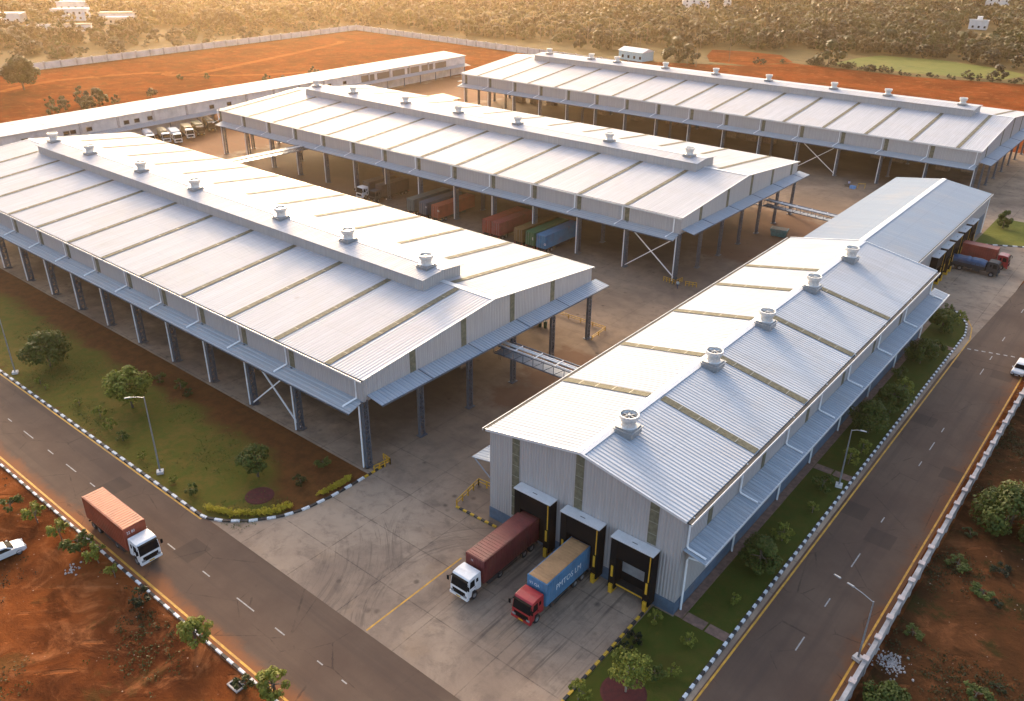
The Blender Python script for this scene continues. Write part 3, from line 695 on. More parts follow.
def hall2():
    X0, X1, Y0, Y1, ze, zp = -51.8, -31.8, 141.15, 207.6, 8.9, 10.35; xm = (X0+X1)/2; org = (X1, Y0, 0)
    t = thing('dock_hall', 'blue-grey low metal hall with side docks behind the long grey hall', 'warehouse', org)
    sl = (zp-ze)/(xm-X0); xo0, xo1 = X0-.3, X1+.3; zo = ze-.3*sl
    r = MB(org)
    for a in (xo0, xo1):
        xslope(r, Y0, Y1+.3, a, zo, xm, zp, .06)
    r.build('roof', 'roofb', t)
    m = MB(org)
    for s in (-1, 1): xslope(m, Y0, Y1+.33, xm+s*.5, zp-.5*sl+.11, xm, zp+.11, .04)
    m.build('ridge_cap', 'trim', t)
    wm = MB(org); wm.box(X0, X0+.1, Y0, Y1, 0, ze-.05); wm.box(X1-.1, X1, Y0, Y1, 0, ze-.05)
    P = [(X0+.11, 0), (X1-.11, 0), (X1-.11, ze-.05), (xm, zp-.05), (X0+.11, ze-.05)]
    wm.solid([(a, Y1, b) for a, b in P], [(a, Y1-.1, b) for a, b in P]); wm.build('wall', 'wall', t)
    d = MB(org); d.box(X1+.01, X1+.05, Y0, Y1, 0, 1.5); d.box(X1+.01, X1+.04, 196.5, Y1-.2, 1.52, 4.6); d.build('dado', 'dado', t)
    g = MB(org); g.box(xo1, xo1+.25, Y0, Y1+.3, zo-.05, zo+.05, 0); g.box(xo1+.26, xo1+.31, Y0, Y1+.3, zo-.16, zo+.1, 1); g.build('gutter', ['gut', 'trim'], t)
    m = MB(org); m.tube([(X1+.4, Y1-.1, zo), (X1+.2, Y1-.1, zo-.5), (X1+.2, Y1-.1, 0)], .1, 6); m.build('downpipe', 'white', t)
    for cy in (166.2, 172.6, 179., 185.4, 191.8): dock(t, org, cy, X1, False, axis='x', top=6.6)
hall2()

# ------------------------------------------------------------------ long low building at upper left
def long_building():
    org = (-251., 60, 0); ang = math.atan2(-13.2, 203); t = thing('storage_building', 'very long low whitewashed building with a pale flat roof at upper left', 'building', org, -ang if False else 0)
    t.rotation_euler = (0, 0, math.atan2(203, -13.2)-math.pi/2)
    L = 234; W = 12.6
    m = MB(); m.solid([(.4, -60, 7.4), (.4, L, 7.4), (-W, L, 8.2), (-W, -60, 8.2)], [(.4, -60, 7.6), (.4, L, 7.6), (-W, L, 8.4), (-W, -60, 8.4)])
    for yy in range(-58, L, 6): m.bar((.4, yy, 7.62), (-W, yy, 8.42), .12, .06)
    m.build('roof', MT['pale'], t)
    m = MB(); m.box(-.3, -.05, -60, L-.3, 0, 7.38); m.box(-W+.3, -W+.5, -60, L-.3, 0, 7.9); m.box(-W+.5, -.3, L-.5, L-.3, 0, 7.3)
    m.build('wall', MT['pale'], t)
    for k in range(24):
        if k % 5 != 3: m = MB(); m.box(-.1, .2, -56+k*12, -55.3+k*12, 3.6, 7.4); m.build('pillar', 'parapet', t)
    for yy in (22, 27, 35, 47, 49, 54, 66, 69.5, 74, 97, 104, 139, 150, 158):
        m = MB(); m.box(-.04, .0, yy, yy+2.0, 4.6, 6.0); w_ = m.build('window', 'parapet', t)
        m = MB(); m.box(.005, .02, yy+.15, yy+1.85, 4.75, 5.85); m.build('pane', 'glass', w_)
    for a in range(168, L-20, 9): m = MB(); m.box(-.04, .0, a, a+7.4, 3.7, 6.6); m.build('shutter', 'bark', t)
    m = MB(); m.solid([(.0, 48, 4.1), (0, L, 4.1), (2.9, L, 3.5), (2.9, 48, 3.5)], [(.0, 48, 4.2), (0, L, 4.2), (2.9, L, 3.6), (2.9, 48, 3.6)]); m.build('canopy', 'canopy', t)
    for yy in range(50, L, 10): m = MB(); m.box(2.5, 2.75, yy-.12, yy+.12, 0, 3.5); m.build('post', 'col', t)
long_building()

# pale vehicle track looping over the red field
tk = MB()
strip(tk, [(-392, 328), (-386, 322), (-378, 300), (-373, 284), (-366, 262), (-358, 236), (-351, 214), (-350, 204), (-357, 199), (-364, 204), (-370, 190), (-377, 163), (-374, 148), (-366, 134)], 4.2, .06)
strip(tk, [(-350, 206), (-338, 214), (-326, 230), (-316, 252)], 3.2, .065)
struct('field_track', tk, 'soilyard')
# far boundary wall
def far_wall():
    t = thing('boundary_wall', 'long whitewashed compound wall round the far red field', 'wall', (-427, 369.5, 0))
    def run(a, b, n):
        a = Vector(a); b = Vector(b); d = (b-a)
        for i in range(n):
            p = a+d*(i/n); q = a+d*((i+1)/n); e = d.normalized()*.35
            m = MB((-427, 369.5, 0)); m.bar((p+e)+Vector((0, 0, 1.5)), (q-e)+Vector((0, 0, 1.5+rnd.uniform(-.08, .08))), .22, 3.0); m.build('panel', 'pale', t)
            m = MB((-427, 369.5, 0)); m.box(p.x-.3, p.x+.3, p.y-.3, p.y+.3, 0, 3.2+rnd.uniform(0, .2)); m.build('pillar', 'parapet', t)
    run((-404.5, 110, 0), (-426.5, 369.5, 0), 34); run((-426.5, 369.5, 0), (-292, 362.4, 0), 18); run((-292, 362.4, 0), (-212, 357, 0), 10)
far_wall()

# near boundary wall on the right, grey cement with caps
def near_wall():
    org = (-9.0, 40, 0); t = thing('boundary_wall', 'low grey cement wall with pink pillar caps along the right road', 'wall', org)
    m = MB(org); yy = 40.
    def wx(y_): return -9.35+(y_-58)*.011
    m.solid([(wx(40)-.14, 40, 0), (wx(40)+.14, 40, 0), (wx(40)+.14, 40, 1.75), (wx(40)-.14, 40, 1.75)], [(wx(170)-.14, 170, 0), (wx(170)+.14, 170, 0), (wx(170)+.14, 170, 1.75), (wx(170)-.14, 170, 1.75)])
    m.build('wall_body', 'parapet', t)
    m = MB(org); m.solid([(wx(40)-.2, 40, 1.752), (wx(40)+.2, 40, 1.752), (wx(40)+.2, 40, 1.84), (wx(40)-.2, 40, 1.84)], [(wx(170)-.2, 170, 1.752), (wx(170)+.2, 170, 1.752), (wx(170)+.2, 170, 1.84), (wx(170)-.2, 170, 1.84)]); m.build('coping', 'parapet', t)
    while yy < 170:
        x = wx(yy); m = MB(org); m.box(x-.24, x+.24, yy-.24, yy+.24, 0, 1.98, 0); m.box(x-.3, x+.3, yy-.3, yy+.3, 1.98, 2.1, 1); m.build('pillar', ['parapet', 'cap'], t); yy += 3.35
near_wall()

# ------------------------------------------------------------------ bridges between the sheds
def bridge(label, p, q, wd, hh, name='pipe_bridge'):
    p = Vector(p); q = Vector(q); d = q-p; L = d.length; t = thing(name, label, 'bridge', p, math.atan2(d.y, d.x))
    for s in (-1, 1):
        m = MB(); m.bar((0, s*wd/2, 0), (L, s*wd/2, 0), .14, .14); m.bar((0, s*wd/2, -hh), (L, s*wd/2, -hh), .14, .14)
        n = max(4, int(L/1.6))
        for k in range(n+1): m.bar((L*k/n, s*wd/2, 0), (L*k/n, s*wd/2, -hh), .07)
        for k in range(n): m.bar((L*k/n, s*wd/2, -hh), (L*(k+1)/n, s*wd/2, 0), .07)
        m.build('truss', 'col', t)
    m = MB()
    for k in range(5): m.box(L*k/5, L*k/5+.12, -wd/2, wd/2, -.06, .06)
    for s in (-.25, .12, .3): m.tube([(0, s*wd, -.12), (L, s*wd, -.12)], .11, 6)
    m.build('pipes', 'trim', t)
    m = MB(); m.box(0, L, -wd/2+.1, wd/2-.1, -hh-.05, -hh+.05); m.build('deck', 'grey', t)
    return t
bridge('open steel pipe bridge from the nearest warehouse gable to the dock hall', (-67.8, 81.0, 8.6), (-50.6, 81.3, 8.6), 2.2, 1.3)
bridge('steel pipe bridge from the middle warehouse to the blue-grey hall', (-69.5, 174.6, 7.6), (-52.2, 173.0, 7.6), 1.7, 1.2)
bridge('pale pipe bridge joining the far ends of the two left warehouses', (-181., 105.2, 8.9), (-179.6, 136, 8.9), 2.0, .9)

# ------------------------------------------------------------------ barriers
def barrier(label, pts, h=1.0, step=1.1):
    t = thing('guard_rail', label, 'railing', (pts[0][0], pts[0][1], 0)); org = (pts[0][0], pts[0][1], 0)
    r = MB(org); 
    for a, b in zip(pts[:-1], pts[1:]):
        for z in (h, h*.55): r.bar((*a, z), (*b, z), .08, .1)
        L = math.hypot(b[0]-a[0], b[1]-a[1]); n = max(1, round(L/step))
        for k in range(n+1):
            x = a[0]+(b[0]-a[0])*k/n; y_ = a[1]+(b[1]-a[1])*k/n
            m = MB(org); m.box(x-.06, x+.06, y_-.06, y_+.06, 0, h+.05); m.build('post', 'rail', t)
    r.build('rail', 'rail', t)
barrier('yellow guard rail on the kerb beside the dock hall corner', [(-54.6, 57.7), (-55.4, 62.5), (-50.6, 63)])
barrier('small yellow guard rail at the foot of the nearest corner column', [(-67.2, 56.2), (-66.9, 58.6), (-68.3, 58.8)], .9, .7)
barrier('yellow guard rail round the back corner column of the nearest warehouse', [(-78, 109), (-67.8, 109), (-67.5, 104.6)], .75, 2.4)
barrier('yellow guard rail at the foot of the middle warehouse corner column', [(-71.6, 135.), (-68.9, 134.7), (-68.6, 136.8)], .9, .7)
barrier('short yellow guard rail standing on the yard off the middle warehouse corner', [(-67.2, 135.6), (-65.2, 136.2)], .9, .7)

# ------------------------------------------------------------------ street lamps
def lamp(label, base, h, armdir, armlen, n=1, group='street lamps'):
    t = thing('street_lamp', label, 'street lamp', (*base, .08), math.atan2(armdir[1], armdir[0]), group)
    MB().box(-.4, .4, -.4, .4, 0, .35).build('footing', 'pale', t)
    MB().tube([(0, 0, .3), (0, 0, h*.5), (0, 0, h)], [.11, .09, .06], 8).build('pole', 'grey', t)
    MB().tube([(0, 0, h-.1), (armlen*.5, 0, h+.12), (armlen, 0, h+.2)], .04, 6).build('arm', 'grey', t)
    for k in range(n): MB().solid([(armlen-.2+k*1.4, -.11, h+.16), (armlen+.55+k*1.4, -.08, h+.16), (armlen+.55+k*1.4, .08, h+.16), (armlen-.2+k*1.4, .11, h+.16)], [(armlen-.15+k*1.4, -.07, h+.27), (armlen+.5+k*1.4, -.05, h+.24), (armlen+.5+k*1.4, .05, h+.24), (armlen-.15+k*1.4, .07, h+.27)]).build('lamp_head', 'grey', t)
lamp('tall grey street lamp on the garden edge beside the road truck', (-87.1, 38.9), 10.9, (-.5, -.8), 1.6)
lamp('grey street lamp cut by the left edge of the photo, beside the kerb', (-127, 38.6), 10.9, (-.5, -.8), 1.6)
lamp('grey street lamp among the shrubs beside the long side canopy', (-21.4, 90.8), 8.2, (.9, .2), 1.1)
lamp('slender street lamp rising over the right road from the cement wall', (-10.15, 64.9), 7.2, (-1, .25), 2.2, 2)

# ------------------------------------------------------------------ trees
def quads_mesh(name, V, mats, mi=None, extra=None):
    """V: (n,4,3) array of quads -> mesh; extra = (verts, faces, matindex) appended"""
    n = len(V); verts = V.reshape(-1, 3); loops = np.arange(n*4, dtype=np.int32)
    starts = np.arange(n, dtype=np.int32)*4; tot = np.full(n, 4, np.int32); m = np.zeros(n, np.int32) if mi is None else mi.astype(np.int32)
    if extra:
        ev, ef, em = extra; off = len(verts); verts = np.vstack([verts, np.array(ev, float)])
        el = np.array([i+off for f in ef for i in f], np.int32); et = np.array([len(f) for f in ef], np.int32)
        es = len(loops)+np.concatenate([[0], np.cumsum(et)[:-1]]).astype(np.int32)
        loops = np.concatenate([loops, el]); starts = np.concatenate([starts, es]); tot = np.concatenate([tot, et]); m = np.concatenate([m, np.array(em, np.int32)])
    me = bpy.data.meshes.new(name); me.vertices.add(len(verts)); me.vertices.foreach_set('co', verts.astype(np.float32).ravel())
    me.loops.add(len(loops)); me.loops.foreach_set('vertex_index', loops.astype(np.int32))
    me.polygons.add(len(starts)); me.polygons.foreach_set('loop_start', starts.astype(np.int32)); me.polygons.foreach_set('loop_total', tot.astype(np.int32))
    for x in mats: me.materials.append(MT[x])
    me.polygons.foreach_set('material_index', m.astype(np.int32)); me.update(calc_edges=True); me.validate()
    return me
def leaves(r, centers, rad, per, size, upbias=.5, flat_=1., coh=.8, rn=.6, surf=.45):
    n = len(centers)*per; c = np.repeat(np.array(centers), per, 0); rr = np.repeat(np.array(rad), per)
    d = r.normal(size=(n, 3)); d /= np.linalg.norm(d, axis=1)[:, None]; d *= (r.random(n)**surf)[:, None]
    p = c+d*rr[:, None]*np.array([1, 1, flat_])
    nor = d*coh+r.normal(size=(n, 3))*rn+np.array([0, 0, upbias]); nor /= np.linalg.norm(nor, axis=1)[:, None]
    t = np.cross(nor, r.normal(size=(n, 3))); t /= np.linalg.norm(t, axis=1)[:, None]; b = np.cross(nor, t)
    s = (size*(.6+.8*r.random(n)))[:, None]
    q = .3 if coh < 1 else .42
    return np.stack([p-t*s*.5, p+b*s*q, p+t*s*.5, p-b*s*q], 1)
def crown_centers(r, n, R_, z0, z1, lean=0):
    out, rad = [], []
    for i in range(n):
        u = r.random(); a = r.random()*2*math.pi; zz = z0+(z1-z0)*u
        prof = math.sqrt(max(.08, 1-(2*u-.85)**2)) if u > .1 else .6
        q = R_*prof*(.35+.6*math.sqrt(r.random()))
        out.append((q*math.cos(a), q*math.sin(a), zz)); rad.append(R_*(.2+.2*r.random()))
    return out, rad
def trunk_mb(r, h, rad, centers, k=7):
    mb = MB(); pts = [(0, 0, -.1), (.05*h*r.normal()*.4, .05*h*r.normal()*.4, h*.45), (.06*h*r.normal()*.5, .06*h*r.normal()*.5, h*.75)]
    mb.tube(pts, [rad, rad*.75, rad*.35], 7)
    idx = r.permutation(len(centers))[:k]
    for i in idx:
        c = centers[i]; z0 = h*(.3+.35*r.random()); s = (pts[1][0]*.7, pts[1][1]*.7, z0)
        mid = tuple(s[j]*.5+c[j]*.5+(.12*h*.3 if j == 2 else 0) for j in range(3))
        mb.tube([s, mid, c], [rad*.45, rad*.28, rad*.1], 5)
    return mb
def tree(name, label, cat, loc, h, R_, seed, leafm='leaf1', n=34, per=70, size=.34, z0=.32, bark='bark', group=None, trunk=.16):
    r = np.random.default_rng(seed); t = thing(name, label, cat, loc, r.random()*6, group)
    C, rad = crown_centers(r, n, R_, h*z0, h*.93)
    me = quads_mesh('crown', leaves(r, C, rad, int(per*1.5), size*.85, .5, .9, 1.3, .45, .3), [leafm]); o = bpy.data.objects.new('crown', me); COL.objects.link(o); o.parent = t
    trunk_mb(r, h, trunk, C).build('trunk', bark, t, smooth=True)
    return t
tree('garden_tree', 'wide dark green tree on the lawn near the left edge', 'tree', (-125.2, 43, .08), 5.4, 3.5, 1, 'leaf1', 44, 80, .42, .34)
tree('garden_tree', 'round dark tree with yellow-lit top behind the tall street lamp', 'tree', (-104.4, 44.8, .08), 6.2, 2.9, 2, 'leaf2', 40, 80, .4, .36)
tree('garden_tree', 'small dark bushy tree above the oval mulch bed in the corner garden', 'tree', (-77.3, 46.2, .08), 4.3, 2.1, 3, 'leaf1', 30, 80, .3, .34)
tree('young_tree', 'young open-crowned tree with white trunk in a red mulch ring', 'tree', (-24.9, 47.7, .08), 4.6, 2.0, 4, 'leaf2', 26, 40, .28, .42, 'barkpale', trunk=.11)
tree('garden_tree', 'large dark round bush on the lawn strip beside the right road', 'tree', (-22.6, 70.2, .08), 4.2, 2.1, 5, 'leaf1', 34, 90, .3, .15)
tree('garden_tree', 'spreading green tree at the middle of the right garden strip', 'tree', (-22.8, 105.5, .08), 4.6, 2.6, 6, 'leaf1', 32, 80, .34, .25)
tree('garden_tree', 'leafy green tree next to the kerb beyond the garden crossing', 'tree', (-22.2, 113, .08), 4.4, 2.3, 8, 'leaf1', 30, 70, .34, .25)
tree('garden_tree', 'dark tree at the far rounded end of the right garden strip', 'tree', (-24, 146, .08), 4.0, 2.4, 9, 'leaf1', 30, 70, .36, .2)
tree('garden_tree', 'dark green tree before the far garden crossing', 'tree', (-23.4, 131.5, .08), 4.0, 2.5, 10, 'leaf1', 30, 70, .36, .2)
tree('garden_tree', 'small dark tree on the green verge behind the red lorry', 'tree', (-28.4, 214, .08), 4.2, 1.6, 11, 'leaf1', 26, 60, .4, .15)
tree('field_tree', 'lone round tree on the red field before the far wall', 'tree', (-364.4, 142.5, 0), 12.0, 6.2, 12, 'leafG', 56, 110, .95, .3, trunk=.4)
tree('roadside_tree', 'bright green sapling overhanging the yellow road edge line at lower left', 'tree', (-59.2, 26.3, 0), 3.1, 1.5, 13, 'leaf2', 22, 50, .3, .3)
tree('roadside_tree', 'yellow-green sapling at the bottom edge beside the road', 'tree', (-48.7, 27.5, 0), 3.0, 1.5, 14, 'leaf2', 22, 50, .3, .3)
tree('scrub_tree', 'dense dark green bush beyond the cement wall at right edge', 'tree', (-3.4, 95.5, 0), 5.0, 4.2, 15, 'leaf1', 50, 90, .42, .12)
tree('scrub_tree', 'dark scrub tree behind the cement wall at the lower right corner', 'tree', (-6.4, 61.3, 0), 1.7, 2.0, 16, 'leaf1', 36, 90, .3, .1)

# shrubs: four kinds, copied
def shrub_proto(seed, leafm, h, R_, n, per, size, name='shrub'):
    r = np.random.default_rng(seed); t = thing(name, 'x', 'shrub')
    C, rad = crown_centers(r, n, R_, h*.3, h*.9)
    me = quads_mesh('foliage', leaves(r, C, rad, per, size), [leafm]); o = bpy.data.objects.new('foliage', me); COL.objects.link(o); o.parent = t
    trunk_mb(r, h, .05, C, 5).build('stem', 'bark', t); return t
P1 = shrub_proto(21, 'leaf2', 1.7, .9, 12, 40, .22); P2 = shrub_proto(22, 'leaf1', 1.4, .9, 12, 45, .22)
P3 = shrub_proto(23, 'leaf2', 1.3, .7, 10, 30, .2); P4 = shrub_proto(24, 'leafF', 1.1, 1.0, 10, 40, .25)
used = set()
def shrub(P, x, y_, s, label, group=None):
    if P.name in used: o = dup(P, (x, y_, .06), rnd.uniform(0, 6), label, group, s)
    else:
        used.add(P.name); o = P; o.location = (x, y_, .06); o['label'] = label; o.scale = s if isinstance(s, tuple) else (s,)*3
        if group: o['group'] = group
    return o
for x, y_, s, P, lb in ((-120.8, 39.5, 1., P3, 'yellow-green shrub nearest the left lamp on the garden edge'), (-118.4, 39.2, .8, P3, 'second small pale shrub along the left garden kerb'), (-110.4, 40.2, .9, P3, 'low pale shrub by the kerb below the lawn tree'),
        (-105.3, 40.6, 1., P1, 'loose shrub below the yellow-topped tree'), (-101, 40.0, 1.1, P1, 'bright yellow-green bush left of the tall street lamp'), (-97.4, 39.6, 1., P2, 'dull green bush between the bright bush and the lamp'),
        (-91.5, 39.1, 1., P3, 'thin yellow sapling just left of the lamp footing'), (-84., 38.9, .9, P3, 'small yellow sapling just right of the lamp footing'), (-80.2, 39, 1., P2, 'brownish sapling at the start of the yellow hedge'),
        (-72.6, 52.6, 1.1, P2, 'small green bush on bare earth beside the corner column'), (-72., 48.6, 1., P4, 'low dull bush behind the yellow hedge end'), (-108, 51, 1.1, P2, 'dark shrub on the bare earth behind the lawn tree'),
        (-104, 52, 1.1, P2, 'dark low shrub in front of the shed columns'), (-101.5, 51.6, .9, P4, 'dull brown shrub near the shed columns')):
    shrub(P, x, y_, s, lb)
for x, y_, s, P, lb in ((-27.3, 56.6, .9, P1, 'small palm-like shrub where the dock kerb meets the hall'), (-23.2, 56.2, .9, P1, 'yellow-green shrub beside the tiled crossing'), (-22.7, 52, 1.1, P3, 'bright leafy shrub on the front lawn near the kerb'),
        (-23.7, 50.6, 1.1, P2, 'dark green shrub left of the bright leafy shrub'), (-27.7, 44.3, 1.2, P1, 'yellow palm shrub at the bottom of the dock kerb'), (-27.5, 51.5, 1., P4, 'dull hedge plant beside the yellow and black kerb'), (-27.3, 53.4, .9, P4, 'dull hedge plant higher along the yellow kerb'),
        (-22.5, 64., 1., P3, 'thin sapling on the dark lawn below the big bush'), (-22.6, 76.5, 1.4, P1, 'round yellow-green bush above the big dark bush'), (-21.9, 83.6, 1.1, P3, 'small yellow-green bush just before the lamp'),
        (-22.7, 88.6, 1.5, P2, 'dull green bush beside the lamp pole'), (-22.2, 96.3, 1.4, P1, 'bright bush after the garden crossing'), (-21.8, 100, 1.2, P1, 'bright small bush before the spreading tree'), (-22.4, 119, 1.7, P1, 'yellowish spreading bush by the white kerb'),
        (-24.3, 124, 1.4, P2, 'dark bush near the long canopy edge'), (-22.3, 137, 1.5, P2, 'dark bush just before the far crossing'), (-22.3, 151, 1.5, P1, 'bushy shrub on the kerb bend'), (-25.2, 153.5, 1.6, P2, 'dark shrub at the end of the hall canopy')):
    shrub(P, x, y_, s, lb)
for x, y_, s, P, lb in ((-88.9, 24.9, 1.5, P1, 'leafy shrub behind the lorry container'), (-84, 25.3, 1.4, P1, 'yellowish shrub just left of the lorry'), (-80.5, 25.6, 1.7, P2, 'dark shrub beside the lorry wheels'), (-77.2, 26, 1.4, P1, 'bright shrub below the lorry cab'),
        (-73.8, 26, 1.2, P3, 'thin shrub on the kerb beyond the lorry'), (-68.4, 25.8, 1.3, P4, 'dull brown shrub by the kerb drain'), (-51.5, 26.4, 1., P4, 'dull shrub beside the open drain pit'), (-93.5, 24, 1.3, P2, 'dark shrub at the left kerb end'), (-98, 23.5, 1.4, P1, 'yellow shrub at the left photo edge')):
    shrub(P, x, y_, s, lb)
BUSHES = ((-314, 142, 3.2), (-316, 147, 4.2), (-311, 152, 2.6), (-322, 138, 3.), (-312.8, 167, 3.6), (-305, 214, 3.2), (-303, 221, 2.8), (-300, 226, 2.6), (-299, 234, 4.2), (-335, 205, 2.2), (-341, 196, 2.4), (-318, 143, 4.8), (-312, 146, 5.4), (-308, 140, 3.4), (-321, 133, 3.0), (-313, 134, 3.4), (-308, 128, 3.2))
# right-hand scrub beyond the cement wall
for k in range(34):
    x = rnd.uniform(-7.6, 14); y_ = rnd.uniform(52, 135)
    if x > -5 and rnd.random() < .55: continue
    if inview(x, y_): shrub((P2, P4)[k % 2], x, y_, (lambda q: (q*1.2, q*1.2, q*.6))(rnd.uniform(.5, 1.3)), 'dark wild shrub on red earth beyond the cement wall', 'wild shrubs beyond the cement wall')

# ground cover: dry weeds on the red earth
def weeds(name, label, area, n, leafm, size, dens):
    r = np.random.default_rng(5); C = []
    while len(C) < n:
        x = r.uniform(area[0], area[1]); y_ = r.uniform(area[2], area[3])
        if math.sin(x*.35+1.3*math.sin(y_*.21))+math.sin(y_*.4+x*.13)+r.normal()*.5 > dens: C.append((x, y_, .12))
    me = quads_mesh(name, leaves(r, C, [.55]*n, 9, size, .6, .35), [leafm]); o = bpy.data.objects.new(name, me); COL.objects.link(o); tag(o, label, 'weeds', kind='stuff')
weeds('weeds', 'low dark weeds spread over the red earth right of the cement wall', (-8.8, 24, 46, 150), 4200, 'leafS', .22, .35)
weeds('weeds', 'low dry weeds along the kerb and over the red earth at lower left', (-105, -40, 8, 26.3), 700, 'leafF', .2, 1.0)
weeds('weeds', 'grass tufts and clover growing over the left garden lawn', (-150, -70, 38.2, 50), 900, 'leaf1', .16, .6)

def hedge(label, pts, h, wd, seed):
    r = np.random.default_rng(seed); C = []
    for a, b in zip(pts[:-1], pts[1:]):
        L = math.hypot(b[0]-a[0], b[1]-a[1])
        for k in range(int(L*22)): u = r.random(); C.append((a[0]+(b[0]-a[0])*u+r.normal()*wd*.25-pts[0][0], a[1]+(b[1]-a[1])*u+r.normal()*wd*.25-pts[0][1], h*(.3+.5*r.random())))
    t = thing('hedge', label, 'hedge', (*pts[0], .08)); me = quads_mesh('foliage', leaves(r, C, [.26]*len(C), 30, .15), ['leaf3']); o = bpy.data.objects.new('foliage', me); COL.objects.link(o); o.parent = t
    m = MB(); 
    for c in C[::6]: m.tube([(c[0], c[1], -.05), (c[0], c[1], c[2])], .02, 4)
    m.build('stems', 'bark', t)
hedge('long clipped yellow hedge curving inside the corner garden kerb', [(-76.4, 38.5), (-73.4, 39.6), (-71.3, 41.4), (-69.7, 43.6), (-69.2, 45.)], .75, .8, 31)
hedge('short yellow hedge on the garden corner near the yard', [(-68.5, 48.6), (-68.2, 51), (-68.3, 53.4)], .6, .7, 32)
def disc(name, label, x, y_, r_, z=.1):
    m = MB((x, y_, 0)); m.lathe([(.01, z+.05), (r_*.9, z+.04), (r_, z-.02)], (x, y_, 0), 36); o = m.build(name, 'mulch'); tag(o, label, 'flower bed')
disc('mulch_bed', 'oval dark red mulch bed in the corner lawn', -73.9, 44.0, 1.75)
disc('mulch_bed', 'dark red mulch ring round the young white-trunked tree', -25., 47.5, 2.1)
def far_palms():
    pass

# ------------------------------------------------------------------ woodland
def wood_tree(seed, leafm, h, R_, n=16, per=13, size=1.5, z0=.22):
    r = np.random.default_rng(seed); C, rad = crown_centers(r, n, R_, h*z0, h*.92)
    tb = trunk_mb(r, h, .18, C, 4); return quads_mesh('wood_tree', leaves(r, C, rad, per, size, .6, .85, 1.6, .2, .25), [leafm, 'bark'], None, (tb.v, tb.f, [1]*len(tb.f)))
def palm_mesh(seed, h):
    r = np.random.default_rng(seed); V = []
    for k in range(17):
        a = k*2*math.pi/17+r.normal()*.1; L = 2.9+r.random()*.8; lift = .9*r.random()+.1; prev = np.array([0, 0, h])
        d = np.array([math.cos(a), math.sin(a), 0]); s = np.array([-math.sin(a), math.cos(a), 0])
        for j in range(4):
            u = (j+1)/4; p = np.array([0, 0, h])+d*L*u+np.array([0, 0, lift*math.sin(u*2.2)*1.3-1.9*u*u]); wv = .55*(1-.7*abs(u-.4))
            V.append([prev-s*wv*.8, prev+s*wv*.8, p+s*wv*.6, p-s*wv*.6]); prev = p
    tb = MB(); tb.tube([(0, 0, 0), (.25, .1, h*.5), (0, 0, h)], [.2, .16, .12], 6)
    return quads_mesh('palm_tree', np.array(V), ['palm', 'bark'], None, (tb.v, tb.f, [1]*len(tb.f)))
wood = [wood_tree(100+i, ('leafF', 'leafG', 'leafB')[i % 3], 8+(i % 4)*1.2, 4.6+(i % 3)*.9, 20, 26, 1.25, .1) for i in range(9)]
palms = [palm_mesh(200+i, 7.5+i*1.2) for i in range(3)]
# edges of the wood, in metres on the ground
def in_wood(x, y_):
    if x < -478-(8*math.sin(y_*.05)) and y_ > 120 and y_ < 420: return y_ > 290 or x < -486
    if y_ > 398 and x < -262: return True
    if x < -430: return y_ > 420
    E_ = [(-262, 398), (-254, 424), (-225, 440), (-222, 456), (-204, 462), (-172, 490), (-145, 493), (-112, 498), (-75, 487), (60, 470), (500, 460)]
    for (a, b), (c, d) in zip(E_[:-1], E_[1:]):
        if a <= x < c: return y_ > b+(d-b)*(x-a)/(c-a)
    return False
HOUSES = ((-600, 275, 18), (-636, 294, 11), (-619, 241, 13), (-581, 297, 13), (-545, 230, 8), (-540, 250, 10), (-562, 284, 12), (-674, 312, 8), (-356, 678, 13), (-138, 672, 12), (-172, 890, 11), (-338, 700, 5))
def hides_house(x, y_):
    for hx, hy, hw in HOUSES:
        d = math.hypot(hx, hy); ux, uy = hx/d, hy/d; a = (x-hx)*ux+(y_-hy)*uy; b = abs(-(x-hx)*uy+(y_-hy)*ux)
        if (-46 if hx < -400 else -80) < a < 10 and b < hw+(0 if hx < -400 else 2): return True
    return False
def far_left_clearing(x, y_): return (x < -495 and x > -640 and 200 < y_ < 320 and (x+580)**2/75**2+(y_-262)**2/55**2 < 1)
d_ = math.hypot
rr = np.random.default_rng(77); pts = []; cell = {}
tries = 0
while tries < 60000 and len(pts) < 5200:
    tries += 1
    x = rr.uniform(-1150, 330); y_ = rr.uniform(130, 1250)
    if not in_wood(x, y_) or not inview(x, y_, 4, 30): continue
    if far_left_clearing(x, y_) and rr.random() < .62: continue
    if hides_house(x, y_): continue
    if math.sin(x*.031+2*math.sin(y_*.017))+math.sin(y_*.027+x*.012) > 1.72 and d_(x, y_) > 560: continue
    d = math.hypot(x, y_); 
    if d > 1150: continue
    q = 6.3 if d < 700 else 7.5
    k = (int(x/q), int(y_/q))
    if any(math.hypot(x-a, y_-b) < q for i in (-1, 0, 1) for j in (-1, 0, 1) for a, b in cell.get((k[0]+i, k[1]+j), [])): continue
    cell.setdefault(k, []).append((x, y_)); pts.append((d, x, y_))
pts.sort()
def kind_of(x, y_):
    p = math.sin(x*.011+1)+math.sin(y_*.013+x*.006)
    return p
WL = {'t': ('bushy olive wood tree at the near edge of the woodland', 'trees along the woodland edge'), 'p': ('coconut palm rising from the near edge of the woodland', 'palms along the woodland edge')}
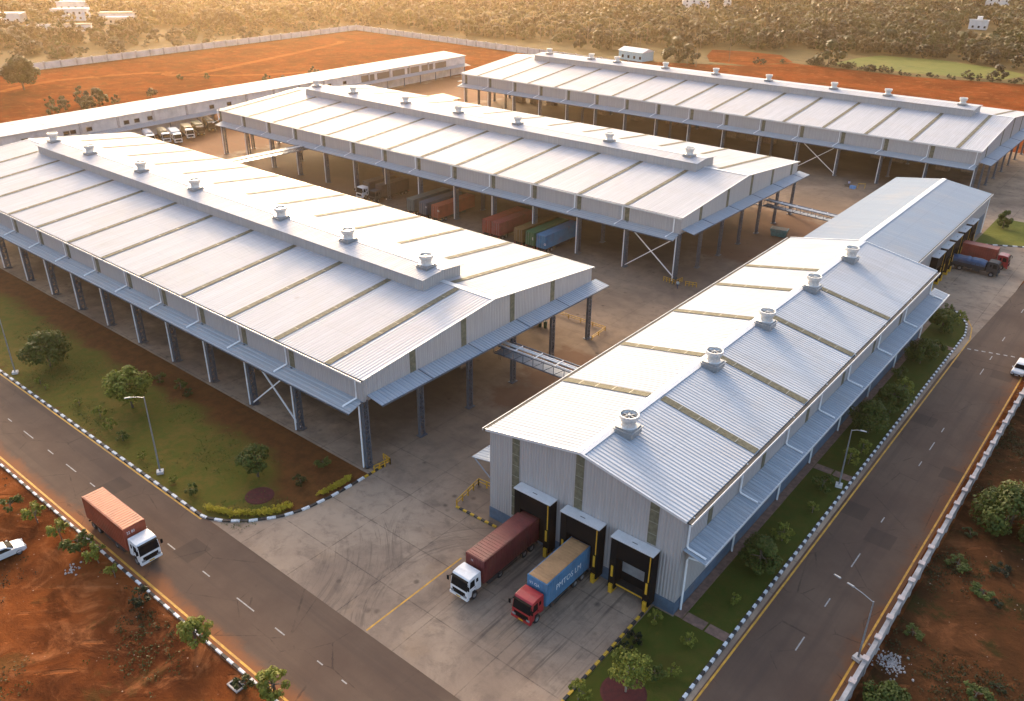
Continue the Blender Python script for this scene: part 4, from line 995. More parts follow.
for i, (d, x, y_) in enumerate(pts[:290]):
    isp = (-420 < x < -250 and rr.random() < .35) or rr.random() < .07
    me = palms[rr.integers(3)] if isp else wood[rr.integers(9)]
    o = bpy.data.objects.new('palm_tree' if isp else 'wood_tree', me); COL.objects.link(o); o.location = (x, y_, 0); o.rotation_euler = (0, 0, rr.random()*6.28); o.scale = (rr.uniform(.8, 1.2),)*3
    if not isp: o.scale = (rr.uniform(.7, 1.2), rr.uniform(.7, 1.2), rr.uniform(.65, 1.15))
    k = 'p' if isp else 't'; tag(o, WL[k][0], 'tree', WL[k][1])
far = pts[290:]
def mesh_np(me):
    co = np.empty(len(me.vertices)*3, np.float32); me.vertices.foreach_get('co', co); return co.reshape(-1, 3)
allv = []; allm = []
Cq = []
for (d, x, y_) in far:
    s = rr.uniform(.75, 1.3); h = rr.uniform(7, 11.5); R_ = rr.uniform(4.2, 6.8); n = 11
    C, rad = crown_centers(rr, n, R_, h*.2, h*.9)
    per = 15 if d < 750 else 9
    V = leaves(rr, np.array(C)+np.array([x, y_, 0]), np.array(rad)*1.15, per, 1.7 if d < 750 else 2.3, .6, .85, 1.6, .2, .25)
    allv.append(V); allm.append(np.full(len(V), rr.choice(3, p=(.45, .45, .10))))
me = quads_mesh('woodland', np.concatenate(allv), ['leafF', 'leafG', 'leafB'], np.concatenate(allm))
o = bpy.data.objects.new('woodland', me); COL.objects.link(o); tag(o, 'far-off woodland reaching to the top of the photo', 'woodland', kind='stuff')
for k, (x, y_, s) in enumerate(BUSHES):
    o = bpy.data.objects.new('field_bush', wood[(1, 4, 7)[k % 3]]); COL.objects.link(o); o.location = (x, y_, 0); q = s*.125; o.scale = (q*.95, q*.95, q); o.rotation_euler = (0, 0, k*1.7)
    tag(o, 'olive bush on the red field edge behind the long low building', 'bush', 'bushes on the red field')
# scattered bushes and trees on the scrub between wall and wood, and along the field hedge
for k in range(190):
    x = rnd.uniform(-500, -432); y_ = rnd.uniform(150, 392)
    if not inview(x, y_, 0, 0): continue
    o = bpy.data.objects.new('scrub_bush', wood[k % 9]); COL.objects.link(o); o.location = (x, y_, 0)
    if hides_house(x, y_) and x < -480: s = .2
    else: s = rnd.choice((.16, .2, .25, .3, .4, .55, .7))
    o.scale = (s*1.2, s*1.2, s); o.rotation_euler = (0, 0, rnd.uniform(0, 6))
    tag(o, 'dry low bush on the scrub strip behind the far white wall', 'bush', 'bushes behind the far wall')
hl = [(-181, 404), (-168, 430), (-140, 429), (-110, 428), (-66, 440), (-20, 446)]
for k in range(60):
    i = rnd.choice((0, 1, 1, 2, 2, 3, 3, 4)); u = rnd.random(); a, b = hl[i], hl[i+1]
    x = a[0]+(b[0]-a[0])*u+rnd.gauss(0, 2.4); y_ = a[1]+(b[1]-a[1])*u+abs(rnd.gauss(0, 4))
    o = bpy.data.objects.new('hedge_bush', wood[(1, 4, 7, 3)[k % 4]]); COL.objects.link(o); o.location = (x, y_, 0); s = rnd.choice((.15, .18, .22, .28, .4)); o.scale = (s*1.25, s*1.25, s); o.rotation_euler = (0, 0, rnd.uniform(0, 6))
    tag(o, 'olive bush in the hedge line between red field and green meadow', 'bush', 'bushes in the field hedge')
for x, y_, s, lb in ((-152, 434, 1.25, 'tall loose tree standing on the hedge line left of the green meadow'), (-214, 392, 1.2, 'bushy tree right of the pale blue hut'), (-205, 388, 1.0, 'lower bushy tree beside the pale blue hut'), (-220, 402, 1.1, 'broad tree behind the pale blue hut'), (-78, 441, .75, 'rounded bush-like tree on the hedge at far right')):
    o = bpy.data.objects.new('field_tree', wood[1]); COL.objects.link(o); o.location = (x, y_, 0); o.scale = (s,)*3; tag(o, lb, 'tree')

# ------------------------------------------------------------------ distant houses
MT['hwhite'] = mat('house_white', (.72, .70, .68), .7, 0, .12, .3); MT['hblue'] = mat('house_blue', (.12, .28, .55), .6); MT['hcream'] = mat('house_cream', (.62, .5, .36), .7); MT['hcyan'] = mat('hut_cyan', (.36, .55, .60), .6)
def house(label, x, y_, L, W, h, rz, wall='hwhite', roof='hwhite', gable=False, nwin=3, tank=False):
    t = thing('house', label, 'house', (x, y_, 0), rz)
    MB().box(-L/2, L/2, -W/2, W/2, 0, h).build('wall', wall, t)
    m = MB()
    if gable: m.solid([(-L/2-.5, -W/2-.5, h+.02), (-L/2-.5, W/2+.5, h+.02), (-L/2-.5, 0, h+1.6)], [(L/2+.5, -W/2-.5, h+.02), (L/2+.5, W/2+.5, h+.02), (L/2+.5, 0, h+1.6)])
    else: m.box(-L/2-.3, L/2+.3, -W/2-.3, W/2+.3, h+.02, h+.3); m.box(-L/2-.3, L/2+.3, -W/2-.3, -W/2-.1, h+.3, h+.9)
    if tank: m.box(-1.5, 1.5, -1.5, 1.5, h+.3, h+2.6)
    m.build('roof', roof, t)
    fl = max(1, int(h/3.1))
    for f in range(fl):
        for k in range(nwin):
            xx = -L/2+(k+.7)*L/nwin-.6; m = MB(); m.box(xx, xx+1.3, -W/2-.04, -W/2-.005, f*3.1+1, f*3.1+2.4); m.build('window', 'glass', t)
house('white three-storey block with rows of windows at upper left', -600, 275, 22, 11, 6.8, R(55), nwin=6)
house('white two-storey house behind the long white block', -636, 294, 18, 12, 8, R(50), nwin=4)
house('pale wide low house at the far left edge', -619, 241, 22, 14, 5, R(50), nwin=4)
house('white shed roof right of the white block', -581, 297, 22, 12, 4.5, R(55), roof='hcream', nwin=4)
house('small white house low among trees at upper left', -545, 230, 12, 8, 4, R(60), nwin=3)
house('long low house with white wall below the white block', -540, 250, 15, 8, 3.5, R(60), roof='hcream', nwin=4)
house('lilac-grey long house in the haze behind the trees', -562, 284, 18, 9, 3.6, R(55), wall='hcream', nwin=4)
house('white square house behind the white block at the top left edge', -674, 312, 10, 10, 6.5, R(50), nwin=2)
house('blue and white house in the wood at the top of the photo', -356, 678, 22, 12, 7, R(30), wall='hwhite', roof='hblue', nwin=4)
house('small white house with roof tank in the right-hand wood', -138, 672, 11, 8, 5.5, R(5), nwin=3, tank=True)
house('white house at the top right corner behind trees', -172, 890, 18, 10, 8, R(5), nwin=3)
house('pale slim house between palms at the top of the photo', -338, 700, 6, 6, 9, R(20), nwin=1)
house('pale blue hut with white roof behind the farthest warehouse', -232, 384, 15, 9, 4.2, R(-8), wall='hcyan', gable=True, nwin=4)
for x, y_, h in ((-193, 409, 12), (-198, 384, 9)):
    t = thing('utility_pole', 'slim utility pole on the red patch behind the warehouse' if h > 10 else 'short utility pole beside the red patch', 'pole', (x, y_, 0)); MB().tube([(0, 0, 0), (0, 0, h)], [.16, .1], 6).build('pole', 'bark', t); MB().box(-.9, .9, -.06, .06, h-.9, h-.75).build('crossarm', 'bark', t)

# ------------------------------------------------------------------ lorries
def wheel(parent, x, y_, r_=.5, wd=.32, s=1):
    m = MB(); m.lathe([(.27, -wd/2), (r_*.92, -wd/2), (r_, -wd/2+.06), (r_, wd/2-.06), (r_*.92, wd/2), (.27, wd/2)], (x, y_, r_), 16, axis='y'); o = m.build('wheel', 'tyre', parent)
    m = MB(); m.lathe([(.01, s*(wd/2-.1)), (r_*.22, s*(wd/2-.02)), (r_*.4, s*(wd/2-.08)), (r_*.58, s*(wd/2+.004))], (x, y_, r_), 12, axis='y'); m.build('rim', 'rim', o)
    return o
def container_mb(x0, x1, wd, z0, z1, step=.42):
    """corrugated box: ribs on sides, ends and roof"""
    m = MB(); m.box(x0, x1, -wd/2+.04, wd/2-.04, z0, z1-.03)
    for s in (-1, 1):
        m.box(x0, x1, s*wd/2-.06 if s > 0 else -wd/2, s*wd/2 if s > 0 else -wd/2+.06, z0, z0+.18); m.box(x0, x1, wd/2-.08 if s > 0 else -wd/2, wd/2 if s > 0 else -wd/2+.08, z1-.14, z1)
        x = x0+.35
        while x < x1-.3: m.box(x-.1, x+.1, wd/2-.045 if s > 0 else -wd/2+.002, wd/2-.002 if s > 0 else -wd/2+.045, z0+.18, z1-.14); x += step
    for x in (x0, x1-.1): 
        for s in (-1, 1): m.box(x-.005, x+.105, s*wd/2-.13 if s > 0 else -wd/2-.005, wd/2+.005 if s > 0 else -wd/2+.13, z0, z1+.005)
    x = x0+.35
    while x < x1-.25: m.box(x-.1, x+.1, -wd/2+.12, wd/2-.12, z1-.031, z1+.012); x += step
    y_ = -wd/2+.3
    while y_ < wd/2-.2: m.box(x1-.002, x1+.03, y_-.08, y_+.08, z0+.15, z1-.15); y_ += .36
    return m
def text_obj(s, size, mat_, parent, loc, rot, name='lettering', sx=1.):
    cu = bpy.data.curves.new('t', 'FONT'); cu.body = s; cu.size = size; cu.extrude = .006; cu.resolution_u = 2
    tmp = bpy.data.objects.new('t', cu); me = bpy.data.meshes.new_from_object(tmp); bpy.data.objects.remove(tmp); me.materials.clear(); me.materials.append(MT[mat_])
    o = bpy.data.objects.new(name, me); COL.objects.link(o); o.parent = parent; o.location = loc; o.rotation_euler = rot; o.scale = (sx, 1, 1); return o
MT['letter'] = mat('lettering_white', (.7, .72, .74), .6, 0, .2, 4)
def lorry(name, label, loc, rz, L, cabm, contm, toplen=None, body='container', top=3.95, group=None, cab=True, topm=None, wd=2.44, axles=2, letters=()):
    """front of the cab at x=0, heading +x"""
    t = thing(name, label, 'lorry', (*loc, .03), rz, group)
    ch = MB(); x_b0 = -L; ch.box(-L+.1, -.3, -.5, -.32, .72, 1.0); ch.box(-L+.1, -.3, .32, .5, .72, 1.0)
    for x in np.arange(-L+.4, -.5, 1.4): ch.box(x, x+.15, -.4, .4, .74, .95)
    for s in (-1, 1):
        ch.box(-4.6, -3.2, s*1.0-.25, s*1.0+.25, .55, 1.05); ch.box(-L+3.6, -4.8, s*1.12-.03, s*1.12+.03, .5, .62); ch.box(-L+3.6, -4.8, s*1.12-.03, s*1.12+.03, .8, .92)
    ch.box(-L+.05, -L+.15, -1.15, 1.15, .5, .7)
    ch.build('chassis', 'chas', t)
    c0, c1 = -L, -2.45
    zb = 1.12
    if not cab: c1 = 0
    if body == 'container':
        m = container_mb(c0, c1, wd, zb, top); o = m.build('container', [contm], t)
        if topm: k = MB(); 
        if topm:
            k.box(c0+.1, c1-.1, -wd/2+.1, wd/2-.1, top+.013, top+.03)
            x = c0+.35
            while x < c1-.25: k.box(x-.1, x+.1, -wd/2+.12, wd/2-.12, top+.03, top+.06); x += .42
            k.build('container_roof', topm, o)
        d = MB()
        for s in (-1, 1):
            d.box(c0-.04, c0-.005, min(s*.04, s*(wd/2-.1)), max(s*.04, s*(wd/2-.1)), zb+.1, top-.12, 0)
            for q in (.35, .85): d.tube([(c0-.07, s*q, zb+.1), (c0-.07, s*q, top-.1)], .025, 5, 1)
        d.build('container_doors', [contm, 'grey'], o)
        for (s, size, px, pz, side, sx) in letters:
            if side == 'front': text_obj(s, size, 'letter', o, (c1+.04, px, pz), (R(90), 0, R(90)), sx=sx)
            elif side == 'left': text_obj(s, size, 'letter', o, (px, wd/2+.004, pz), (R(90), 0, R(180)), sx=sx)
            elif side == 'rear': text_obj(s, size, 'letter', o, (c0-.045, px, pz), (R(90), 0, R(-90)), sx=sx)
    else:                                                     # open body under a lashed tarpaulin
        m = MB(); m.box(c0, c1, -wd/2, wd/2, zb, zb+.9); 
        for x in np.arange(c0+.2, c1, .8): m.box(x-.05, x+.05, -wd/2-.04, wd/2+.04, zb, zb+.92)
        o = m.build('load_body', 'chas', t); m = MB(); n = 14
        prev = None
        for i in range(n+1):
            x = c0+(c1-c0)*i/n; hh = top+rnd.uniform(-.12, .06)-(.25 if i in (0, n) else 0); w2 = wd/2+.05+rnd.uniform(-.03, .03)
            ring = [(x, -w2, zb+.62), (x, -w2, hh-.45), (x, -w2*.7, hh-.08), (x, 0, hh+.1), (x, w2*.7, hh-.08), (x, w2, hh-.45), (x, w2, zb+.62)]
            if prev:
                for a in range(6): m.face([prev[a], prev[a+1], ring[a+1], ring[a]])
            else: m.face(ring)
            prev = ring
        m.face(prev[::-1]); m.build('tarpaulin', contm, t, smooth=True)
    if cab:
        m = MB(); hw = 1.17
        P = [(-2.1, .95), (-.06, .62), (0, .75), (0, 1.55), (-.03, 1.75), (-.24, 2.78), (-.42, 2.93), (-2.1, 3.0)]
        P2 = [(-2.1, .95), (-1.55, .95), (-1.45, 1.25), (-.75, 1.25), (-.62, .66), (-.06, .62), (0, .75), (0, 1.4), (-.03, 1.55), (-.22, 2.7), (-.42, 2.93), (-1.2, 3.02), (-2.1, 2.97)]
        m.solid([(x, -hw*(1 if z < 2 else .965), z) for x, z in P2], [(x, hw*(1 if z < 2 else .965), z) for x, z in P2])
        m.box(-2.05, -.6, -hw+.25, hw-.25, .7, 1.2)
        cb = m.build('cab', cabm, t)
        bv = cb.modifiers.new('bevel', 'BEVEL'); bv.width = .05; bv.segments = 2; bv.limit_method = 'ANGLE'
        m = MB(); e = .012
        m.solid([(-.03+e, -1.1, 1.6), (-.03+e, 1.1, 1.6), (-.214+e, 1.04, 2.68), (-.214+e, -1.04, 2.68)], [(-.09, -1.1, 1.6), (-.09, 1.1, 1.6), (-.27, 1.04, 2.68), (-.27, -1.04, 2.68)]); m.build('windscreen', 'glass', cb)
        for s in (-1, 1):
            m = MB(); y0, y1 = s*1.165, s*1.185; q = [(-.35, 1.8), (-.5, 2.58), (-1.12, 2.62), (-1.12, 1.8)]
            m.solid([(x, s*(1.172 if z < 2 else 1.133), z) for x, z in q], [(x, s*(1.186 if z < 2 else 1.150), z) for x, z in q])
            q = [(-1.35, 1.95), (-1.35, 2.5), (-1.68, 2.5), (-1.68, 1.95)]; m.solid([(x, s*1.12, z) for x, z in q], [(x, s*1.152, z) for x, z in q]); m.build('side_window', 'glass', cb)
            m = MB(); m.box(.0, .05, s*.86-.2, s*.86+.2, .78, 1.02); m.build('headlight', 'lamp', cb)
            m = MB(); m.bar((-.1, s*1.17, 2.55), (.12, s*1.38, 2.5), .04); m.box(.06, .14, s*1.38-.12, s*1.38+.12, 2.0, 2.5); m.build('mirror', 'black', cb)
            m = MB(); m.tube([(-1.2, s*1.19, 1.62), (-1.05, s*1.2, 1.62)], .03, 5); m.build('door_handle', 'black', cb)
        m = MB(); m.box(.004, .03, -.85, .85, .8, 1.36); 
        for z in (.92, 1.06, 1.2): m.box(.03, .045, -.82, .82, z, z+.04)
        m.build('grille', 'black', cb)
        m = MB(); m.box(-.25, .09, -1.19, 1.19, .48, .76); m.build('bumper', cabm, cb)
        m = MB(); m.box(.092, .11, -.28, .28, .55, .7); m.build('number_plate', 'plate', cb)
        m = MB(); m.bar((-.25, -1.05, 2.92), (-.05, -1.0, 2.72), .03); m.box(-.28, -.02, -1.08, 1.08, 2.7, 2.78); m.build('sun_visor', 'black', cb)
    ax = [-1.1] if cab else []
    ax += [-L+1.1+k*1.25 for k in range(axles)]
    if L > 10.5 and cab: ax.append(-4.0-1.2)
    for x in ax:
        for s in (-1, 1): wheel(t, x, s*.98, s=s)
    m = MB()
    for s in (-1, 1): m.box(-L-.02, -L+.04, s*.9-.14, s*.9+.14, .74, .9)
    m.build('tail_lights', 'tail', t)
    return t
MT['c_orange'] = cont('container_orange', (.30, .062, .03)); MT['c_orangetop'] = cont('container_orange_roof', (.46, .155, .08), ((.3, .12, .07), .4))
MT['c_maroon'] = cont('container_maroon', (.145, .026, .024)); MT['c_maroontop'] = cont('container_maroon_roof', (.19, .045, .04), ((.12, .07, .06), .7))
MT['c_blue'] = cont('container_blue', (.075, .20, .34), ((.16, .17, .19), .6)); MT['c_rust'] = cont('container_rusty_roof', (.38, .215, .10), ((.24, .12, .05), .7))
MT['c_red'] = cont('container_red', (.30, .05, .03)); MT['c_navy'] = cont('tarp_navy', (.045, .085, .16))
MT['c_steel'] = cont('container_steel_blue', (.05, .08, .11)); MT['c_greygreen'] = cont('container_grey_green', (.09, .12, .11)); MT['c_pink'] = cont('container_pink', (.28, .06, .05)); MT['c_green'] = cont('container_green', (.03, .12, .045)); MT['c_ochre'] = cont('container_ochre', (.15, .085, .025)); MT['c_cyan'] = cont('container_cyan', (.03, .18, .32)); MT['c_slate'] = cont('container_slate', (.10, .10, .12)); MT['c_dark'] = cont('container_dark', (.06, .05, .045))
MT['tarp_sand'] = cont('tarp_sand', (.34, .24, .12)); MT['tarp_green'] = cont('tarp_olive', (.10, .11, .05)); MT['tarp_grey'] = cont('tarp_grey', (.4, .38, .38)); MT['tarp_orange'] = cont('tarp_orange', (.5, .17, .05))

lorry('container_lorry', 'white-cab lorry with an orange-red container driving on the left road', (-72.7, 29.6), 0, 11.4, 'cabw', 'c_orange', topm='c_orangetop', letters=(('22 80', .5, -.95, 3.15, 'front', .8),))
lorry('container_lorry', 'white-cab lorry with a maroon container backed into the left dock', (-44.1, 46.6), R(-90), 11.6, 'cabw', 'c_maroon', topm='c_maroontop', letters=(('12', .3, -.5, 3.3, 'front', 1),))
lorry('container_lorry', 'red-cab lorry with a blue rusty-topped container backed into the middle dock', (-37.25, 48.1), R(-90), 9.9, 'cabr', 'c_blue', topm='c_rust', letters=(('PMTOS LM', 1.0, -4.0, 2.15, 'left', .92), ('V1 CJA', .45, -.9, 3.1, 'front', .9)))
lorry('container_lorry', 'red-cab lorry with a red container at the blue-grey hall docks', (-21.8, 185.8), 0, 9.7, 'cabr', 'c_red')
lorry('tarped_lorry', 'dark blue tarpaulined lorry beside the red one at the side docks', (-22.4, 180.2), 0, 9.2, 'chas', 'c_navy', body='tarp', top=2.75)
# parked under the middle warehouse; back or front to the viewer
under = [(-155.4, 'cabw', 'c_dark', True, 'white-cab lorry parked nose out under the middle warehouse'), (-150.9, 'chas', 'c_dark', True, 'dark-cab lorry parked beside the white-cab one under the middle warehouse'),
         (-136.9, None, 'c_greygreen', False, 'grey-green container on a trailer, leftmost of three under the warehouse'), (-132.9, None, 'c_steel', False, 'dark steel-blue container on a trailer between grey-green and orange ones'), (-129., None, 'c_orange', False, 'orange container on a trailer with yellow marks on its doors'),
         (-113.6, None, 'c_red', False, 'red container on a trailer beside a pink one under the warehouse'), (-111., None, 'c_pink', False, 'pink-red container on a trailer under the middle warehouse'), (-104.7, None, 'c_ochre', False, 'brown ochre container on a trailer left of the green one'), (-101.6, None, 'c_green', False, 'green container on a trailer between ochre and bright blue ones'), (-98.7, None, 'c_cyan', False, 'bright blue container on a trailer, rightmost under the middle warehouse')]
for x, cm, bm_, front, lb in under:
    if front: lorry('container_lorry', lb, (x, 131.9), R(-90), 11.5, cm, bm_)
    else:
        L = 12.2; lt = {'c_orange': (('80', .7, -.7, 2.7, 'rear', 1),), 'c_steel': (('LC', .5, -.9, 2.9, 'rear', 1),), 'c_cyan': (('o', 1.1, -.8, 1.9, 'rear', 1),), 'c_green': (('E', .8, -.6, 2.4, 'rear', 1),)}.get(bm_, ())
        lorry('container_trailer', lb, (x, 131.3+L), R(90), L, None, bm_, cab=False, letters=lt, wd=2.4)
# yard beside the long low building
for x, y_, cm, tm, bd, rz, lb in ((-243.4, 127.5, 'cabw', 'tarp_grey', 'tarp', -20, 'grey-tarped lorry nearest the hidden end of the left yard'), (-242.2, 131.8, 'cabw', 'tarp_sand', 'tarp', -20, 'lorry with sand-coloured tarpaulin in the left yard'), (-239.2, 133.8, 'cabw', 'hwhite', 'container', -20, 'white box lorry with a white cab in the left yard'), (-241.8, 139.6, 'cabw', 'tarp_sand', 'container', -20, 'pale box lorry behind the white one in the left yard'),
        (-243, 144, 'chas', 'tarp_green', 'container', -20, 'olive box lorry in the left yard row'), (-246, 150, 'chas', 'c_ochre', 'tarp', -20, 'ochre-covered lorry behind the olive one'), (-247, 155, 'chas', 'tarp_orange', 'tarp', -20, 'orange-tarped lorry at the end of the left yard row')):
    lorry('parked_lorry', lb, (x, y_), R(rz), 8.5, cm, tm, body=bd, top=3.4)

# ------------------------------------------------------------------ cars
def car(label, loc, rz, suv=False):
    t = thing('car', label, 'car', (*loc, .02), rz); hw = .87; L = 4.4
    H = 1.5 if not suv else 1.75
    prof = [(-2.2, .45), (-2.2, .85), (-2.1, .98), (-1.55, 1.02), (-1.05, H-.05), (-.4, H), (.35, H-.04), (1.05, 1.02), (1.85, .88), (2.15, .74), (2.2, .45), (1.9, .3), (-2.0, .3)] if not suv else [(-2.2, .45), (-2.22, 1.0), (-2.05, H-.15), (-1.7, H), (.2, H), (.55, H-.1), (1.2, 1.1), (2.0, .98), (2.2, .8), (2.2, .45), (2.0, .3), (-2.0, .3)]
    def wz(z): return hw if z < .95 else hw-.17*(z-.95)/(H-.95)*1.2
    m = MB(); m.solid([(x, -wz(z), z) for x, z in prof], [(x, wz(z), z) for x, z in prof])
    b = m.build('body', 'carw', t); bv = b.modifiers.new('bevel', 'BEVEL'); bv.width = .16; bv.segments = 4; bv.limit_method = 'ANGLE'; bv.angle_limit = R(20)
    if suv: fr = [(1.16, 1.13), (.6, H-.13)]; rr_ = [(-2.2, 1.1), (-2.08, H-.2)]; sd_ = [(.95, 1.05), (.5, H-.15), (-1.8, H-.15), (-1.95, 1.05)]
    else: fr = [(1.0, 1.07), (.42, H-.1)]; rr_ = [(-1.5, 1.08), (-1.1, H-.12)]; sd_ = [(.85, 1.03), (.3, H-.13), (-.95, H-.14), (-1.35, 1.03)]
    for nm, q in (('windscreen', fr), ('rear_window', rr_)):
        s = 1 if nm == 'windscreen' else -1; m = MB(); a, b_ = q
        m.solid([(a[0]+s*.05, -.72, a[1]+.03), (a[0]+s*.05, .72, a[1]+.03), (b_[0]+s*.07, .6, b_[1]+.04), (b_[0]+s*.07, -.6, b_[1]+.04)], [(a[0]-s*.05, -.72, a[1]-.02), (a[0]-s*.05, .72, a[1]-.02), (b_[0]-s*.05, .6, b_[1]-.02), (b_[0]-s*.05, -.6, b_[1]-.02)]); m.build(nm, 'glass', b)
    for s in (-1, 1):
        m = MB(); m.solid([(x, s*(wz(z)+.012), z) for x, z in sd_], [(x, s*(wz(z)-.03), z) for x, z in sd_]); m.build('side_window', 'glass', b)
        m = MB(); m.box(2.02, 2.2, s*.62-.17, s*.62+.17, .66, .8); m.build('headlight', 'lamp', b)
        m = MB(); m.box(-2.235, -2.1, s*.66-.14, s*.66+.14, .72, .92); m.build('tail_light', 'tail', b)
        m = MB(); m.box(.72, .9, s*.87+(-.02 if s > 0 else -.16), s*.87+(.16 if s > 0 else .02), .98, 1.12); m.build('mirror', 'carw', b)
        for x in (1.38, -1.32): wheel(t, x, s*.78, .33, .22, s)
    m = MB(); m.box(2.19, 2.23, -.5, .5, .42, .6); m.build('grille', 'black', b)
    m = MB(); m.box(2.232, 2.245, -.26, .26, .36, .47); m.build('number_plate', 'pale', b)
    m = MB(); m.box(-1.6, 1.6, -hw+.1, hw-.1, .2, .4); m.build('underbody', 'black', t)
car('white saloon car parked on red earth at the left photo edge', (-85.9, 19.95), R(84))
car('white people carrier driving down the right road at the photo edge', (-10.6, 138.5), R(-91), True)

# ------------------------------------------------------------------ people and small things
def person(label, loc, rz, shirt, trousers, stride=.22, lean=0.):
    V = [(0, 0, .95), (0, 0, 1.15), (0, 0, 1.36), (0, 0, 1.47), (.02, 0, 1.62), (.02, 0, 1.70),
         (0, .1, .9), (stride, .1, .5), (stride*.7, .1, .09), (stride*.7+.17, .1, .04), (0, -.1, .9), (-stride*.4, -.1, .5), (-stride*1.3, -.1, .1), (-stride*1.3+.16, -.1, .04),
         (0, .19, 1.4), (-stride*.6, .25, 1.13), (-stride*.3+.04, .25, .88), (0, -.19, 1.4), (stride*.7, -.25, 1.13), (stride+.08, -.24, .9)]
    E = [(0, 1), (1, 2), (2, 3), (3, 4), (4, 5), (0, 6), (6, 7), (7, 8), (8, 9), (0, 10), (10, 11), (11, 12), (12, 13), (2, 14), (14, 15), (15, 16), (2, 17), (17, 18), (18, 19)]
    rad = [.14, .14, .16, .06, .1, .085, .1, .07, .05, .045, .1, .07, .05, .045, .07, .05, .04, .07, .05, .04]
    me = bpy.data.meshes.new('person'); me.from_pydata(V, E, []); o = bpy.data.objects.new('person', me); COL.objects.link(o)
    sk = o.modifiers.new('skin', 'SKIN'); sv_ = me.skin_vertices[0].data
    for i, q in enumerate(rad): sv_[i].radius = (q, q)
    sv_[0].use_root = True
    o.modifiers.new('sub', 'SUBSURF').levels = 1; o.modifiers['sub'].render_levels = 1
    t = NT('clothes'); z = t.xyz()[2]; c = t.mix(t.math('GREATER_THAN', z, .93), trousers, shirt); c = t.mix(t.math('GREATER_THAN', z, 1.46), c, (.22, .11, .07)); c = t.mix(t.math('LESS_THAN', z, .1), c, (.03, .025, .02)); t.out(c, .8); me.materials.append(t.m)
    o.location = (*loc, .03); o.rotation_euler = (0, 0, rz); tag(o, label, 'person')
    m = MB(); m.lathe([(.01, .12), (.06, .1), (.1, .05), (.112, 0), (.1, -.04)], (.0, 0, 1.66), 10); m.build('hair', 'hair', o, smooth=True)
person('person in dark clothes walking out of the nearest warehouse, left of two', (-74.6, 89.4), R(-40), (.05, .045, .04), (.03, .03, .035))
person('person in a black top and pale trousers walking under the pipe bridge', (-73.3, 90.2), R(-40), (.02, .018, .018), (.2, .17, .1))
person('person in pale shirt and dark blue trousers by the middle warehouse corner', (-67.6, 133.2), R(-80), (.35, .45, .5), (.03, .04, .1))
person('person in a pale lilac shirt squatting by tools near the farthest warehouse', (-67.6, 224.5), R(-60), (.45, .42, .55), (.12, .06, .04))

def drum(label, x, y_, m_, group): 
    t = thing('gas_drum', label, 'drum', (x, y_, .02), 0, group)
    MB().lathe([(.01, 0), (.3, 0), (.3, .45), (.32, .47), (.3, .5), (.3, .95), (.32, .97), (.28, 1.15), (.12, 1.25), (.01, 1.25)], n=12).build('drum_body', m_, t, smooth=True); MB().lathe([(.06, 1.25), (.06, 1.4), (.01, 1.4)], n=8).build('valve', 'rim', t)
MT['d_green'] = mat('drum_green', (.03, .075, .035), .5); MT['d_teal'] = mat('skip_teal', (.04, .16, .17), .6, 0, .3, 2)
for k in range(9): drum('dark green gas drum in the row behind the nearest warehouse gable', -84.6+k*1.05, 103.3-.1*(k % 2), 'd_green', 'gas drums behind the nearest gable')
def skip(label, x, y_, L, W, h, m_, rz):
    t = thing('waste_skip', label, 'skip', (x, y_, .03), rz)
    b = MB(); b.solid([(-L/2+.3, -W/2+.1, .15), (L/2-.3, -W/2+.1, .15), (L/2-.3, W/2-.1, .15), (-L/2+.3, W/2-.1, .15)], [(-L/2, -W/2, h), (L/2, -W/2, h), (L/2, W/2, h), (-L/2, W/2, h)], 0); b.box(-L/2-.06, L/2+.06, -W/2-.06, W/2+.06, h-.12, h+.03)
    b.build('skip_body', m_, t); MB().box(-L/2+.1, L/2-.1, -W/2+.1, W/2-.1, h+.031, h+.05).build('skip_load', 'darkmetal', t)
    for s in (-1, 1): wheel(t, s*L*.3, W*.42, .3, .2, 1); wheel(t, s*L*.3, -W*.42, .3, .2, -1)
skip('teal waste skip on the orange earth below the steel pipe bridge', -65.4, 174.6, 3.6, 2.2, 1.7, 'd_teal', R(10))
t = thing('tool_pile', 'pile of yellow and blue tools beside the braced warehouse column', 'tools', (-66.2, 223.6, .03))
MB().box(-.7, .7, -.5, .5, 0, .7).build('toolbox', 'hblue', t); m = MB(); m.box(-2.3, -.9, .6, 1.5, 0, .5); m.bar((-2.4, .5, .5), (-.9, 1.4, .8), .15); m.build('pallet', 'bark', t); m = MB(); m.bar((.9, 1.2, 0), (1.0, 1.2, 1.3), .12); m.bar((2.4, 2.2, 0), (2.4, 2.2, 1.3), .12); m.bar((.9, 1.2, 1.2), (2.4, 2.2, 1.2), .12); m.build('trestle', 'rail', t)
